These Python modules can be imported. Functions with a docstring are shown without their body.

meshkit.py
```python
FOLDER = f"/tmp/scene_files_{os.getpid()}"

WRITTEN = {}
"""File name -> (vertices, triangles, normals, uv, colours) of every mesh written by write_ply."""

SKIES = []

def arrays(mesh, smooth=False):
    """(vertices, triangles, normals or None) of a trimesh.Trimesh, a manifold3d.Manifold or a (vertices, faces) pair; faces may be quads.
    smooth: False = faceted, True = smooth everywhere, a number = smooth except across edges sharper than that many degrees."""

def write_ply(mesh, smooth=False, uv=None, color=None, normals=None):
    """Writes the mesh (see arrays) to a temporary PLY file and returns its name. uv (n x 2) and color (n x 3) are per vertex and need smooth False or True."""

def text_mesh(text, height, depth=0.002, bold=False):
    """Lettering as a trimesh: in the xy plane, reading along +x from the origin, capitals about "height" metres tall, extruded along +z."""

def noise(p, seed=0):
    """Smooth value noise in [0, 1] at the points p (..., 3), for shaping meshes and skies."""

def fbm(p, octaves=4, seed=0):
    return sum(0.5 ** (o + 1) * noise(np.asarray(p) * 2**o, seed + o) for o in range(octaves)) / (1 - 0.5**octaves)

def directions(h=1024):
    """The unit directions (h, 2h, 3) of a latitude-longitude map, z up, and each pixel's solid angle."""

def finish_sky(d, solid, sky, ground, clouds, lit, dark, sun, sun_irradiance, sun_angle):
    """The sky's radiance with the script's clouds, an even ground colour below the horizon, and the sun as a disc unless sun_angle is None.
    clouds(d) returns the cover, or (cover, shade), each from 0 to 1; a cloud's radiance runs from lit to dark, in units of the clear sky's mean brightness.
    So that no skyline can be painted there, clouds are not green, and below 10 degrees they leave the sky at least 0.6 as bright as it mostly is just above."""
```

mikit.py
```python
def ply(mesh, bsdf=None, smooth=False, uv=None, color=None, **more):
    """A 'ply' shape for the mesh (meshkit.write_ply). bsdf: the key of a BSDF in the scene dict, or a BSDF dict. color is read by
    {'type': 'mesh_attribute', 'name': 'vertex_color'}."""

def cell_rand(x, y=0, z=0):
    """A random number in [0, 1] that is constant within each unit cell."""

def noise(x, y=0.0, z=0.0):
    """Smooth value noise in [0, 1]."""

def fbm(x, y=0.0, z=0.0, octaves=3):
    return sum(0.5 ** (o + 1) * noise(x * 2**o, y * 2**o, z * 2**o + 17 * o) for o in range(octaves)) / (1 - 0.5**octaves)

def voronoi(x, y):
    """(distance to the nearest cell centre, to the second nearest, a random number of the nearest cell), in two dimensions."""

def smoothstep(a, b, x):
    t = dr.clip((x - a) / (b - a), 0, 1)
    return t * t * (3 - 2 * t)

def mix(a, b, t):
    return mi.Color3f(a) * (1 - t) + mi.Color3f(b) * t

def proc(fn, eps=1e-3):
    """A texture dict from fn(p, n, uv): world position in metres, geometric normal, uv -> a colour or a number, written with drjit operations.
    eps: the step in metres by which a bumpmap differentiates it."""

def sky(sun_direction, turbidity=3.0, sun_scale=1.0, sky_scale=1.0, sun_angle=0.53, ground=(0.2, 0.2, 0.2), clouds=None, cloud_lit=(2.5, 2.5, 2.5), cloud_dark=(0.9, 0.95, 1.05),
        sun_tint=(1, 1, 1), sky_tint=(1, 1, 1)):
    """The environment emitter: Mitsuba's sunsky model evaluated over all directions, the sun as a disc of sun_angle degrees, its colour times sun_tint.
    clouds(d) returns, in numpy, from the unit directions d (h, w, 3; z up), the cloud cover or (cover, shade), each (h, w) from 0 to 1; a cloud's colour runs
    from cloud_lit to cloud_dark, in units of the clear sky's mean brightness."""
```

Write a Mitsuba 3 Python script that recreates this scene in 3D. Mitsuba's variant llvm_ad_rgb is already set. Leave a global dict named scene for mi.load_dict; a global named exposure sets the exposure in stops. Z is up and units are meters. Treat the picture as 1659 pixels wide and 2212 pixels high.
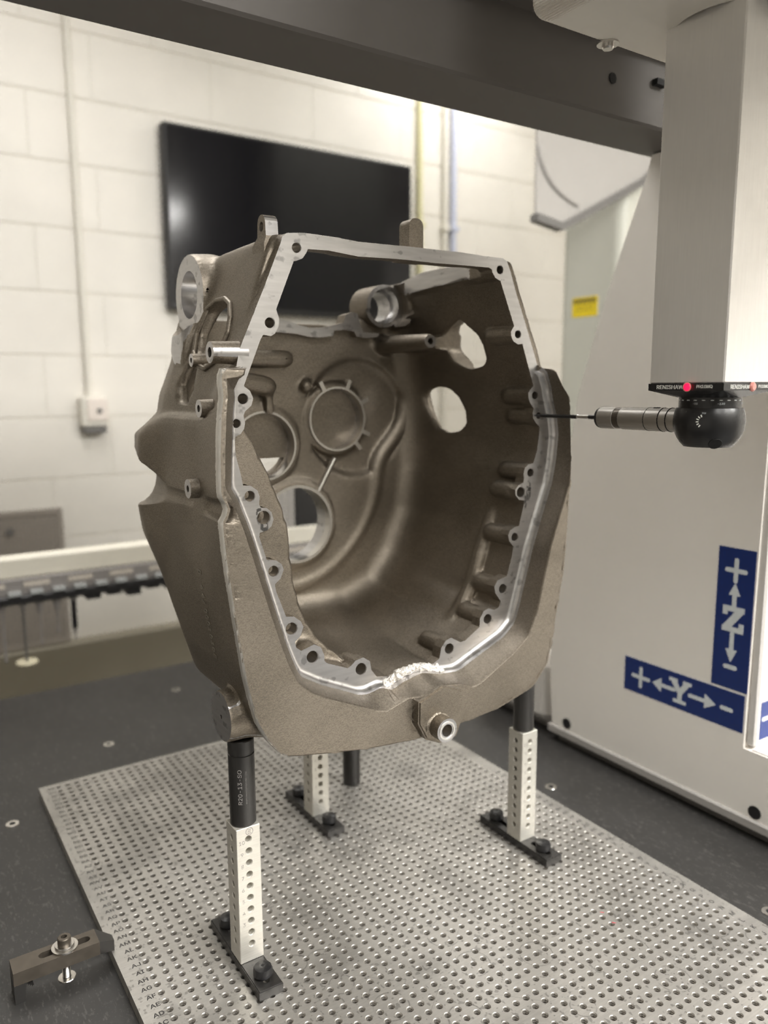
import math, random
import numpy as np, trimesh, drjit as dr, mitsuba as mi
import manifold3d as m3
import shapely.geometry as sg
import shapely.affinity as sa
from shapely.ops import unary_union
import mikit, meshkit
from mikit import proc, fbm, noise, smoothstep, mix, cell_rand, voronoi

random.seed(4); rng = np.random.default_rng(4)
T = mi.ScalarTransform4f
P = 0.0127                      # the half-inch pitch of the fixture plate, the unit of the fixture and of the casting
PI = math.pi
scene, labels = {}, {}

# ---------------------------------------------------------------- camera, exposure, light
YAW, PITCH, ROLL = 0.5832, 0.1560, -0.0045
EYE = np.array([-0.1933, -0.2868, 0.5833])
fw = np.array([math.sin(YAW)*math.cos(PITCH), math.cos(YAW)*math.cos(PITCH), -math.sin(PITCH)])
rt = np.array([math.cos(YAW), -math.sin(YAW), 0.0]); up = np.cross(rt, fw)
up = -rt*math.sin(ROLL) + up*math.cos(ROLL)
scene['camera'] = {'type': 'thinlens', 'fov': math.degrees(2*math.atan(829.5/1691.9)), 'fov_axis': 'x',
                   'to_world': T().look_at(origin=EYE.tolist(), target=(EYE+fw).tolist(), up=up.tolist()),
                   'aperture_radius': 0.0036, 'focus_distance': 0.74, 'near_clip': 0.02, 'far_clip': 50.0}
exposure = 0.06
ROOM = dict(x0=-2.6, x1=3.4, y0=-2.4, y1=2.5, z0=-0.88, z1=2.05)
LAMP = (23.0, 22.6, 21.8)
#        x, y, gain of the ceiling panels (0.6 x 1.2 m fluorescent troffers)
PANELS = [(-0.3, -1.8, 0.7, 'behind the camera, leftmost of its row'), (0.8, -1.8, 2.5, 'behind the camera, middle of its row'), (1.9, -1.8, 2.3, 'behind the camera, rightmost of its row'), (0.9, -0.7, 0.35, 'in front of the machine beam'), (0.2, 1.3, 0.36, 'between the machine beam and the block wall, above the television'), (1.95, 1.85, 0.28, 'between the machine beam and the block wall, above the cabinet')]


# ---------------------------------------------------------------- helpers
def rgb(*c): return {'type': 'rgb', 'value': list(c)}
def principled(color, rough=0.5, metal=0.0, **more):
    return {'type': 'principled', 'base_color': rgb(*color) if isinstance(color, tuple) else color, 'roughness': rough, 'metallic': metal, **more}
def mat(name, bsdf, bump=None, scale=1.0):
    if bump is not None:
        bsdf = {'type': 'bumpmap', 'arbitrary': bump, 'bsdf': bsdf, 'scale': scale}
    scene[name] = {'type': 'twosided', 'bsdf': bsdf}
def numbered(key):
    if key not in USED:
        USED.add(key); return key
    n = 1
    while f'{key}_{n:03d}' in USED: n += 1
    USED.add(f'{key}_{n:03d}'); return f'{key}_{n:03d}'
USED = set()
def thing(name, label, cat, group=None):
    k = numbered(name)
    labels[k] = {'label': label, 'category': cat}
    if group: labels[k]['group'] = group
    return k
def tri(mesh):
    if hasattr(mesh, 'to_mesh'):
        m = mesh.to_mesh(); return trimesh.Trimesh(np.array(m.vert_properties[:, :3], float), np.array(m.tri_verts), process=False)
    return mesh
def put(name, mesh, bsdf, parent=None, smooth=30, label=None, kind=None, **more):
    k = numbered(f'{parent}__{name}' if parent else name)
    scene[k] = mikit.ply(tri(mesh), bsdf, smooth=smooth, **more)
    if label or kind:
        labels[k] = {}
        if label: labels[k]['label'] = label
        if kind: labels[k]['kind'] = kind
    return k
def share(name, shape, parent, to_world=None, kind=None):
    k = numbered(f'{parent}__{name}' if parent else name)
    scene[k] = dict(shape) if to_world is None else {**shape, 'to_world': to_world}
    if kind: labels[k] = {'kind': kind}
    return k
def struct(name, mesh, bsdf, smooth=False):
    k = put(name, mesh, bsdf, None, smooth); labels[k] = {'kind': 'structure'}; return k
def cat(*ms): return trimesh.util.concatenate([tri(m) for m in ms])
def box(x0, x1, y0, y1, z0, z1, bev=0.0):
    """A box; bev chamfers its edges."""
    if bev <= 0:
        return trimesh.creation.box(extents=(x1-x0, y1-y0, z1-z0), transform=trimesh.transformations.translation_matrix(((x0+x1)/2, (y0+y1)/2, (z0+z1)/2)))
    pts = []
    for x in (x0, x1):
        for y in (y0, y1):
            for z in (z0, z1):
                sx, sy, sz = (1 if x == x0 else -1), (1 if y == y0 else -1), (1 if z == z0 else -1)
                pts += [(x+sx*bev, y+sy*bev, z), (x+sx*bev, y, z+sz*bev), (x, y+sy*bev, z+sz*bev)]
    return tri(m3.Manifold.hull_points(np.array(pts)))
def lathe(profile, n=40, axis='z', at=(0, 0, 0)):
    """Revolve (r, h) points about an axis."""
    m = trimesh.creation.revolve(np.array(profile, float), sections=n)
    if axis == 'x': m.apply_transform(trimesh.transformations.rotation_matrix(PI/2, (0, 1, 0)))
    if axis == 'y': m.apply_transform(trimesh.transformations.rotation_matrix(-PI/2, (1, 0, 0)))
    m.apply_translation(at); return m
def frame(o, X, Y, Z):
    m = np.eye(4); m[:3, 0], m[:3, 1], m[:3, 2], m[:3, 3] = X, Y, Z, o; return m
FRONT = lambda x, y, z: frame((x, y, z), (1, 0, 0), (0, 0, 1), (0, -1, 0))      # flat things that face -y
LEFT = lambda x, y, z: frame((x, y, z), (0, -1, 0), (0, 0, 1), (-1, 0, 0))      # flat things that face -x
FLAT = lambda x, y, z: frame((x, y, z), (1, 0, 0), (0, 1, 0), (0, 0, 1))        # flat things that face up
def text(s, h, m, depth=0.0002, bold=False, center=False, right=False, sx=1.0):
    t = meshkit.text_mesh(s, h, depth, bold); t.apply_scale((sx, 1, 1))
    w = t.bounds[1][0]
    if center: t.apply_translation((-w/2, -h/2, 0))
    if right: t.apply_translation((-w, -h/2, 0))
    t.apply_transform(m); return t
def flat(shape, m, depth=0.0004):
    ms = [trimesh.creation.extrude_polygon(g, depth, engine='earcut') for g in getattr(shape, 'geoms', [shape])]
    t = trimesh.util.concatenate(ms); t.apply_transform(m); return t

# CSG in casting space: a = u, b = z, c = -v (all in pitches)
M = m3.Manifold
def cs(pts): return m3.CrossSection([np.array(pts, float)], m3.FillRule.NonZero)
def shp(s):
    out = []
    for g in getattr(s, 'geoms', [s]):
        out.append(np.array(g.exterior.coords)[:-1]); out += [np.array(i.coords)[:-1] for i in g.interiors]
    return m3.CrossSection(out, m3.FillRule.EvenOdd)
def ext(pl, v0, v1):
    c = shp(pl) if hasattr(pl, 'geom_type') else cs(pl)
    return c.extrude(v1-v0).translate([0, 0, -v1])
def prism_u(pl, u0, u1): return cs(pl).extrude(u1-u0).rotate([0, 90, 0]).translate([u0, 0, 0])
def cyl_v(v0, v1, u, z, r, r1=None, n=48): return M.cylinder(v1-v0, r if r1 is None else r1, r, n).translate([u, z, -v1])
def cyl_u(u0, u1, v, z, r, r1=None, n=48): return M.cylinder(u1-u0, r, r if r1 is None else r1, n).rotate([0, 90, 0]).translate([u0, z, -v])
def ball(u, v, z, r, n=24): return M.sphere(r, n).translate([u, z, -v])
def cap(a, b, r, n=20): return M.batch_hull([ball(*a, r, n), ball(*b, r, n)])
def bx(u0, u1, v0, v1, z0, z1): return M.cube([u1-u0, z1-z0, v1-v0]).translate([u0, z0, -v1])
def star(pl, n=260, c=(21.5, 37.5)):
    pl = pl if hasattr(pl, 'geom_type') else sg.Polygon(pl)
    b = pl.exterior; o = []
    for k in range(n):
        t = 2*PI*k/n
        i = b.intersection(sg.LineString([c, (c[0]+80*math.cos(t), c[1]+80*math.sin(t))]))
        q = [np.array(g.coords[0]) for g in getattr(i, 'geoms', [i]) if not g.is_empty]
        o.append(max(q, key=lambda w: np.hypot(w[0]-c[0], w[1]-c[1])))
    return np.array(o)
def loft(secs):
    """Solid through rings of as many points each: [(points, v)], v increasing."""
    n = len(secs[0][0]); V = np.vstack([np.column_stack([p, np.full(n, -v)]) for p, v in secs]); F = []
    i = np.arange(n); j = (i+1) % n
    for k in range(len(secs)-1):
        a, b = k*n, (k+1)*n
        F += [np.column_stack([a+i, b+i, b+j]), np.column_stack([a+i, b+j, a+j])]
    t0 = np.array(m3.triangulate([np.array(secs[0][0])])); t1 = np.array(m3.triangulate([np.array(secs[-1][0])]))
    F += [t0, t1[:, ::-1]+(len(secs)-1)*n]
    m = M(m3.Mesh(V.astype(np.float32), np.vstack(F).astype(np.uint32)))
    if m.is_empty() or m.volume() <= 0:
        F = [f[:, ::-1] for f in F]; m = M(m3.Mesh(V.astype(np.float32), np.vstack(F).astype(np.uint32)))
    return m
def cast(m):
    """From casting space to the world."""
    t = tri(m); v = t.vertices
    return trimesh.Trimesh(np.column_stack([v[:, 0], -v[:, 2], v[:, 1]])*P, t.faces, process=False)

# ---------------------------------------------------------------- materials
def cast_color(p, n, uv):
    a = fbm(p.x*900, p.y*900, p.z*900, octaves=3); b = fbm(p.x*14+3, p.y*14, p.z*14, octaves=3)
    return mix((0.286, 0.250, 0.206), (0.220, 0.192, 0.156), smoothstep(0.3, 0.7, b))*(0.55+0.90*a)
mat('mat_cast', principled(proc(cast_color), 0.50, 0.92, specular=0.5), proc(lambda p, n, uv: fbm(p.x*1100, p.y*1100, p.z*1100, octaves=2)), 0.00035)
mat('mat_cast_text', principled((0.34, 0.31, 0.26), 0.42, 0.7))
def mach_color(p, n, uv):
    a = fbm(p.x*40, p.y*40, p.z*300, octaves=3); b = fbm(p.x*120+9, p.y*120, p.z*120, octaves=3)
    scuff = mi.Float(0.0)
    for x, z, r in ((8.75, 35.6, 0.9), (8.35, 36.9, 0.6), (35.3, 36.6, 0.8), (34.95, 35.6, 0.5)):     # smeared dark marks on the flange
        d = dr.sqrt(dr.square((p.x/P-x)/0.45)+dr.square((p.z/P-z)/1.5))/r
        scuff = dr.maximum(scuff, smoothstep(1.0, 0.6, d)*smoothstep(0.35, 0.55, fbm(p.x*330, p.z*330, 1.0)))
    return mi.Color3f(0.57, 0.56, 0.56)*(0.84+0.24*a)*(1-0.35*smoothstep(0.62, 0.74, b))*(1-0.75*scuff)
mat('mat_machined', principled(proc(mach_color), 0.30, 0.95))
mat('mat_bore', principled((0.60, 0.58, 0.55), 0.25, 0.95))
mat('mat_thread', principled((0.42, 0.39, 0.35), 0.33, 0.9), proc(lambda p, n, uv: 0.5+0.5*dr.sin(p.y*(2*PI/0.0012))), 0.0004)
mat('mat_torn', principled((0.80, 0.77, 0.72), 0.45, 0.7))
mat('mat_bare_edge', principled((0.80, 0.78, 0.74), 0.38, 0.8))
mat('mat_black_oxide', principled((0.018, 0.017, 0.016), 0.36, 0.0, specular=0.6))
mat('mat_black_plastic', principled((0.012, 0.012, 0.013), 0.32, 0.0))
mat('mat_void', principled((0.006, 0.006, 0.006), 0.8))
mat('mat_post', principled(proc(lambda p, n, uv: mi.Color3f(0.58, 0.56, 0.51)*(0.92+0.16*fbm(p.x*60, p.y*60, p.z*900, octaves=2))), 0.42, 0.55))
mat('mat_steel', principled((0.62, 0.60, 0.57), 0.25, 1.0))
mat('mat_satin', principled((0.42, 0.40, 0.37), 0.40, 0.85))
mat('mat_dark_steel', principled(proc(lambda p, n, uv: mi.Color3f(0.105, 0.09, 0.073)*(0.7+0.6*fbm(p.x*80, p.y*80, p.z*80))), 0.34, 0.6))
RINGS = [(12, 25), (19, 30), (22, 28), (22, 25), (10, 29), (12, 28), (32, 28), (33, 25), (38, 21), (30, 33), (22, 36), (14, 33), (12, 36), (14, 21), (38, 17), (42, 13), (44, 10), (30, 21), (34, 15), (34, 11), (44, 21), (44, 19), (18, 17), (22, 21), (26, 13), (40, 25), (27, 19), (36, 33)]
def plate_color(p, n, uv):
    u, v = p.x/P, p.y/P
    c = mi.Color3f(0.385, 0.37, 0.345)*(0.90+0.20*fbm(u*0.9, v*9.0, 1.0, octaves=3))
    c *= 1-0.22*smoothstep(0.52, 0.75, fbm(u*0.22+5, v*0.22, 0.0, octaves=3))
    spots = smoothstep(0.70, 0.78, fbm(u*3.1, v*3.1, 2.0, octaves=2))
    c *= 1-0.35*spots
    near = mi.Float(1.0)
    for i, (a, b) in enumerate(RINGS):
        d = dr.sqrt(dr.square(u-a)+dr.square(v-b)); r = 1.38 if i % 4 else 0.98
        near = dr.minimum(near, 1-0.42*dr.exp(-dr.square((d-r)/0.05))*smoothstep(0.35, 0.6, fbm(u*1.7+i, v*1.7, 3.0)))
    for a, b, s in ((30, 14, 0.35), (27, 12, 0.8), (20, 22, -0.9)):       # long scratches
        e = dr.abs((u-a)*math.cos(s)+(v-b)*math.sin(s)); near = dr.minimum(near, 1-0.22*dr.exp(-dr.square(e/0.03))*smoothstep(0.4, 0.6, noise(u*0.4, v*0.4, 7.0)))
    return c*near
mat('mat_plate', principled(proc(plate_color), 0.40, 0.62))
mat('mat_plate_thread', principled((0.36, 0.34, 0.31), 0.40, 0.8))
mat('mat_ink', principled((0.025, 0.023, 0.022), 0.8))
mat('mat_ink_grey', principled((0.20, 0.18, 0.17), 0.6))
def granite_color(p, n, uv):
    s = smoothstep(0.70, 0.86, noise(p.x*900, p.y*900, p.z*900)); w = fbm(p.x*9, p.y*9, 0.0, octaves=4); g = smoothstep(0.58, 0.85, fbm(p.x*420, p.y*160, 5.0, octaves=3))*0.6
    return mi.Color3f(0.026, 0.025, 0.024)*(0.75+0.5*w)+mi.Color3f(0.05, 0.05, 0.048)*s*0.4+mi.Color3f(0.036, 0.034, 0.032)*g
mat('mat_granite', principled(proc(granite_color), 0.46, 0.0, specular=0.45))
mat('mat_wall', principled(proc(lambda p, n, uv: mi.Color3f(0.72, 0.69, 0.64)*(0.95+0.07*fbm(p.x*7, p.y*7, p.z*7))*(1-0.06*smoothstep(0.55, 0.75, fbm(p.x*2.3, p.y, p.z*2.3)))), 0.55), proc(lambda p, n, uv: fbm(p.x*160, p.y*160, p.z*160, octaves=2)), 0.0006)
mat('mat_mortar', principled((0.67, 0.64, 0.59), 0.7))
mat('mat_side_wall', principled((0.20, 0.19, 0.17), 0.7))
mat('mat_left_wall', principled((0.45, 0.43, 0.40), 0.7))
mat('mat_ceiling', principled((0.78, 0.77, 0.74), 0.8))
mat('mat_floor', principled(proc(lambda p, n, uv: mi.Color3f(0.17, 0.16, 0.14)*(0.85+0.3*fbm(p.x*4, p.y*4, 0.0))), 0.35))
mat('mat_dado', principled((0.205, 0.185, 0.14), 0.5))
mat('mat_beam', principled((0.105, 0.097, 0.090), 0.6, 0.0, specular=0.3))
mat('mat_cover', principled(proc(lambda p, n, uv: mi.Color3f(0.62, 0.595, 0.545)*(0.97+0.06*fbm(p.x*12, p.y*12, p.z*12))), 0.36, 0.0, clearcoat=0.15))
mat('mat_quill', principled(proc(lambda p, n, uv: mi.Color3f(0.80, 0.785, 0.76)*(0.97+0.06*fbm(p.x*700, p.y*700, p.z*40, octaves=2))), 0.36, 0.45))
mat('mat_leg', principled((0.83, 0.80, 0.755), 0.34, 0.0))
mat('mat_leg_white', principled((0.62, 0.60, 0.575), 0.5))
mat('mat_blue', principled((0.003, 0.020, 0.135), 0.40))
mat('mat_print', principled((0.62, 0.66, 0.68), 0.5))
mat('mat_white_print', principled((0.75, 0.75, 0.72), 0.5))
mat('mat_tv', principled((0.006, 0.006, 0.008), 0.12, 0.0, specular=0.35))
mat('mat_bezel', principled((0.010, 0.010, 0.011), 0.4))
mat('mat_grey_paint', principled((0.36, 0.345, 0.33), 0.45))
mat('mat_dark_grey', principled((0.13, 0.125, 0.12), 0.5))
mat('mat_cabinet', principled((0.50, 0.50, 0.445), 0.45))
mat('mat_yellow', principled((0.75, 0.58, 0.01), 0.5))
mat('mat_yellow_dark', principled((0.25, 0.19, 0.02), 0.6))
mat('mat_pipe_yellow', principled((0.62, 0.59, 0.36), 0.6))
mat('mat_pipe_blue', principled((0.50, 0.53, 0.66), 0.6))
mat('mat_pipe_wall', principled((0.64, 0.615, 0.56), 0.6))
mat('mat_rack_white', principled((0.80, 0.77, 0.68), 0.5))
mat('mat_rack_grey', principled((0.26, 0.245, 0.24), 0.5))
mat('mat_tag', principled((0.60, 0.55, 0.49), 0.6))
mat('mat_tag_grey', principled((0.45, 0.47, 0.48), 0.5))
mat('mat_perforated', principled((0.30, 0.27, 0.24), 0.5))
mat('mat_ivory', principled((0.80, 0.74, 0.55), 0.4))
mat('mat_outlet', principled((0.72, 0.65, 0.60), 0.5))
mat('mat_red_lamp', {'type': 'plastic', 'diffuse_reflectance': rgb(0.75, 0.02, 0.06)})
mat('mat_lens', principled((0.75, 0.30, 0.26), 0.15))
mat('mat_trim_white', principled((0.8, 0.8, 0.78), 0.5))

# ---------------------------------------------------------------- the room
R = ROOM; W = R['y1']
struct('floor', box(R['x0'], R['x1'], R['y0'], W+0.2, R['z0']-0.05, R['z0']), 'mat_floor')
struct('ceiling', box(R['x0'], R['x1'], R['y0'], W+0.2, R['z1'], R['z1']+0.05), 'mat_ceiling')
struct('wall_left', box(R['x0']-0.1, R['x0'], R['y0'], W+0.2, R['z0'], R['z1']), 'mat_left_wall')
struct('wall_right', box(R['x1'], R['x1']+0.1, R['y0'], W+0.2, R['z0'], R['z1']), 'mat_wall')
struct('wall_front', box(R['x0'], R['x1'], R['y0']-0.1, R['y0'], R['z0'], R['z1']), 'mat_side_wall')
struct('wall_back', box(R['x0'], R['x1'], W+0.004, W+0.2, R['z0'], R['z1']), 'mat_mortar')
BW, BH, J = 0.406, 0.2032, 0.006                 # concrete blocks, painted over, joints raked back
blk = mikit.ply(box(-BW/2+0.0003, BW/2-0.0003, 0, 0.03, -BH/2+J/2, BH/2-J/2, 0.0012), 'mat_wall', smooth=False)
zj = 0.494
for r in range(-6, 8):
    zc = zj+(r+0.5)*BH
    if zc+BH/2 > R['z1']+0.001: continue
    for k in range(-1, 9):
        xc = 0.518+(k-1)*BW+(BW/2 if r % 2 else 0)
        share('block', blk, 'wall_back', T().translate([xc, W, zc]))
struct('trim_1', box(-0.75, 2.45, W-0.05, W+0.004, R['z0'], -0.272, 0.006), 'mat_dado')

lamp_frame = mikit.ply(cat(box(-0.32, 0.32, -0.62, -0.60, -0.02, 0.0), box(-0.32, 0.32, 0.60, 0.62, -0.02, 0.0), box(-0.32, -0.30, -0.6, 0.6, -0.02, 0.0), box(0.30, 0.32, -0.6, 0.6, -0.02, 0.0)), 'mat_trim_white', smooth=False)
pane = trimesh.Trimesh([[-0.3, -0.6, 0], [0.3, -0.6, 0], [0.3, 0.6, 0], [-0.3, 0.6, 0]], [[0, 2, 1], [0, 3, 2]], process=False)
for i, (x, y, gain, where) in enumerate(PANELS):
    k = thing('ceiling_light', f'white fluorescent ceiling panel {where}', 'light')
    share('frame', lamp_frame, k, T().translate([x, y, R['z1']-0.001]))
    share('diffuser', {**mikit.ply(pane, 'mat_trim_white', smooth=False), 'emitter': {'type': 'area', 'radiance': rgb(*[c*gain for c in LAMP])}}, k, T().translate([x, y, R['z1']-0.012]))

# the television on the back wall
t = thing('television', 'large black television screen mounted on the white block wall', 'television')
put('housing', box(0.725, 1.748, W-0.06, W-0.012, 0.86, 1.472, 0.006), 'mat_bezel', t, False)
put('screen', box(0.737, 1.736, W-0.0625, W-0.058, 0.88, 1.462), 'mat_tv', t, False)
put('wall_bracket', box(1.1, 1.4, W-0.013, W-0.001, 1.0, 1.3), 'mat_bezel', t, False)
# surface wiring on the wall
t = thing('electrical_box', 'small pale electrical outlet box on the wall, fed by a vertical conduit', 'electrical box')
put('housing', box(0.412, 0.500, W-0.055, W+0.001, 0.462, 0.562, 0.006), 'mat_pipe_wall', t, False)
put('cover_plate', box(0.430, 0.496, W-0.061, W-0.054, 0.482, 0.556, 0.003), 'mat_outlet', t, False)
put('socket', lathe([(0, 0), (0.009, 0), (0.009, 0.004), (0, 0.004)], 16, 'y', (0.468, W-0.064, 0.515)), 'mat_dark_grey', t)
put('bottom_gland', box(0.418, 0.492, W-0.050, W-0.002, 0.440, 0.464, 0.004), 'mat_dark_grey', t, False)
put('conduit', lathe([(0, 0), (0.011, 0), (0.011, 1.49), (0, 1.49)], 16, 'z', (0.448, W-0.013, 0.555)), 'mat_pipe_wall', t)
for x, r, m, l in ((1.822, 0.012, 'mat_pipe_yellow', 'thin yellowish vertical pipe on the wall right of the television'), (1.955, 0.012, 'mat_pipe_wall', 'pale grey vertical pipe on the wall between the yellowish and the bluish pipes'), (2.000, 0.013, 'mat_pipe_blue', 'thin pale blue vertical pipe, rightmost of the three wall pipes')):
    t = thing('wall_pipe', l, 'pipe')
    zb = 0.65 if 'blue' in m else R['z0']+0.01
    put('tube', lathe([(0, zb), (r, zb), (r, 2.03), (0, 2.03)], 16, 'z', (x, W-r-0.002, 0)), m, t)
    for z in (0.72, 1.25):
        put('clip', box(x-r-0.006, x+r+0.006, W-2*r-0.006, W+0.001, z, z+0.02, 0.001), m, t, False)
# perforated sheet-metal panel low on the wall, behind the rack
t = thing('perforated_panel', 'brownish grey perforated metal panel on the wall behind the stylus rack', 'vent panel')
put('frame', cat(box(-0.30, 0.335, W-0.030, W-0.018, 0.180, 0.195), box(0.322, 0.335, W-0.030, W-0.018, -0.268, 0.180), box(-0.30, 0.322, W-0.030, W-0.018, -0.268, -0.250)), 'mat_perforated', t, False)
sl = []
for k in range(54): sl.append(box(-0.30+k*0.0116, -0.30+k*0.0116+0.0062, W-0.027, W-0.022, -0.26, 0.185))
for k in range(39): sl.append(box(-0.30, 0.324, W-0.0265, W-0.0225, -0.256+k*0.0116, -0.256+k*0.0116+0.0062))
put('grille', cat(*sl), 'mat_perforated', t, False, kind='stuff')
put('back_sheet', box(-0.30, 0.33, W-0.018, W+0.001, -0.265, 0.19), 'mat_dark_grey', t, False)
for x, z in ((0.17, 0.13), (0.20, 0.02)):
    put('screw', lathe([(0, 0), (0.012, 0), (0.012, 0.006), (0, 0.006)], 14, 'y', (x, W-0.034, z)), 'mat_dark_grey', t)
# tall cabinet, warning sticker, sheet-metal hood
t = thing('control_cabinet', 'tall pale green-grey cabinet with a yellow warning sticker, behind the machine leg', 'cabinet')
c = tri(m3.Manifold.hull(M.batch_hull([M.cylinder(2.86, 0.03, 0.03, 24).translate([x, y, R['z0']+0.002]) for x, y in ((1.63, 1.262), (2.25, 1.262), (1.63, 1.43), (2.25, 1.43))])))
put('body', c, 'mat_cabinet', t, 40)
st = put('warning_sticker', box(1.5985, 1.6005, 1.310, 1.405, 0.790, 0.846), 'mat_yellow', t, False, label='yellow warning sticker')
put('text_band', box(1.5978, 1.5986, 1.314, 1.401, 0.828, 0.842), 'mat_yellow_dark', st, False)
put('text_line', box(1.5978, 1.5986, 1.322, 1.393, 0.818, 0.8205), 'mat_yellow_dark', st, False)
put('text_line', box(1.5978, 1.5986, 1.322, 1.393, 0.808, 0.8105), 'mat_yellow_dark', st, False)
t = thing('sheet_metal_hood', 'grey sheet metal hood with a slanted lower edge, hanging below the beam at right', 'hood')
hp = sg.Polygon([(1.232, R['z1']-0.002), (1.239, 1.010), (1.328, 0.996), (1.631, 1.146), (1.70, 1.205), (1.70, R['z1']-0.002)])
put('front_sheet', flat(hp, frame((0, 1.203, 0), (1, 0, 0), (0, 0, 1), (0, -1, 0)), 0.006), 'mat_grey_paint', t, False)
put('lower_lip', flat(sg.Polygon([(1.239, 1.010), (1.328, 0.996), (1.631, 1.146), (1.70, 1.205), (1.70, 1.190), (1.64, 1.130), (1.330, 0.978), (1.237, 0.992)]), frame((0, 1.215, 0), (1, 0, 0), (0, 0, 1), (0, -1, 0)), 0.028), 'mat_dark_grey', t, False)
arc = [np.array((1.245+0.20*(1-math.cos(a)), 1.194, 1.165-0.125*math.sin(a))) for a in np.linspace(0, 1.25, 12)]
put('cable', cat(*[M.batch_hull([M.sphere(0.006, 8).translate(list(arc[i])), M.sphere(0.006, 8).translate(list(arc[i+1]))]) for i in range(11)]), 'mat_grey_paint', t)

# ---------------------------------------------------------------- the coordinate measuring machine
t = thing('granite_table', 'dark grey granite machine table under the perforated plate', 'table')
GX0, GX1, GY0, GY1, GZ = -0.55, 1.25, -1.1, 1.344, -P
put('slab', box(GX0, GX1, GY0, GY1, GZ-0.16, GZ, 0.004), 'mat_granite', t, False)
put('plinth', box(GX0+0.1, GX1-0.1, GY0+0.1, GY1-0.1, R['z0'], GZ-0.159), 'mat_dark_grey', t, False)
ins = mikit.ply(lathe([(0.0042, -0.0003), (0.0042, 0.0006), (0.0085, 0.0006), (0.0090, 0.0), (0.0090, -0.0003)], 24), 'mat_steel')
insh = mikit.ply(lathe([(0, 0.0002), (0.0042, 0.0002), (0.0042, -0.0003), (0, -0.0003)], 20), 'mat_void')
for u, v in ((-5.55, 66.27), (22.24, 94.25), (8.34, 80.37), (49.17, 39.2), (49.2, 12.0), (-5.49, 39.08), (36, 94.2), (-5.5, 94.2)):
    k = share('threaded_insert', ins, t, T().translate([u*P, v*P, GZ+0.0004]))
    share('hole', insh, k, T().translate([u*P, v*P, GZ+0.0004]))

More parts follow.
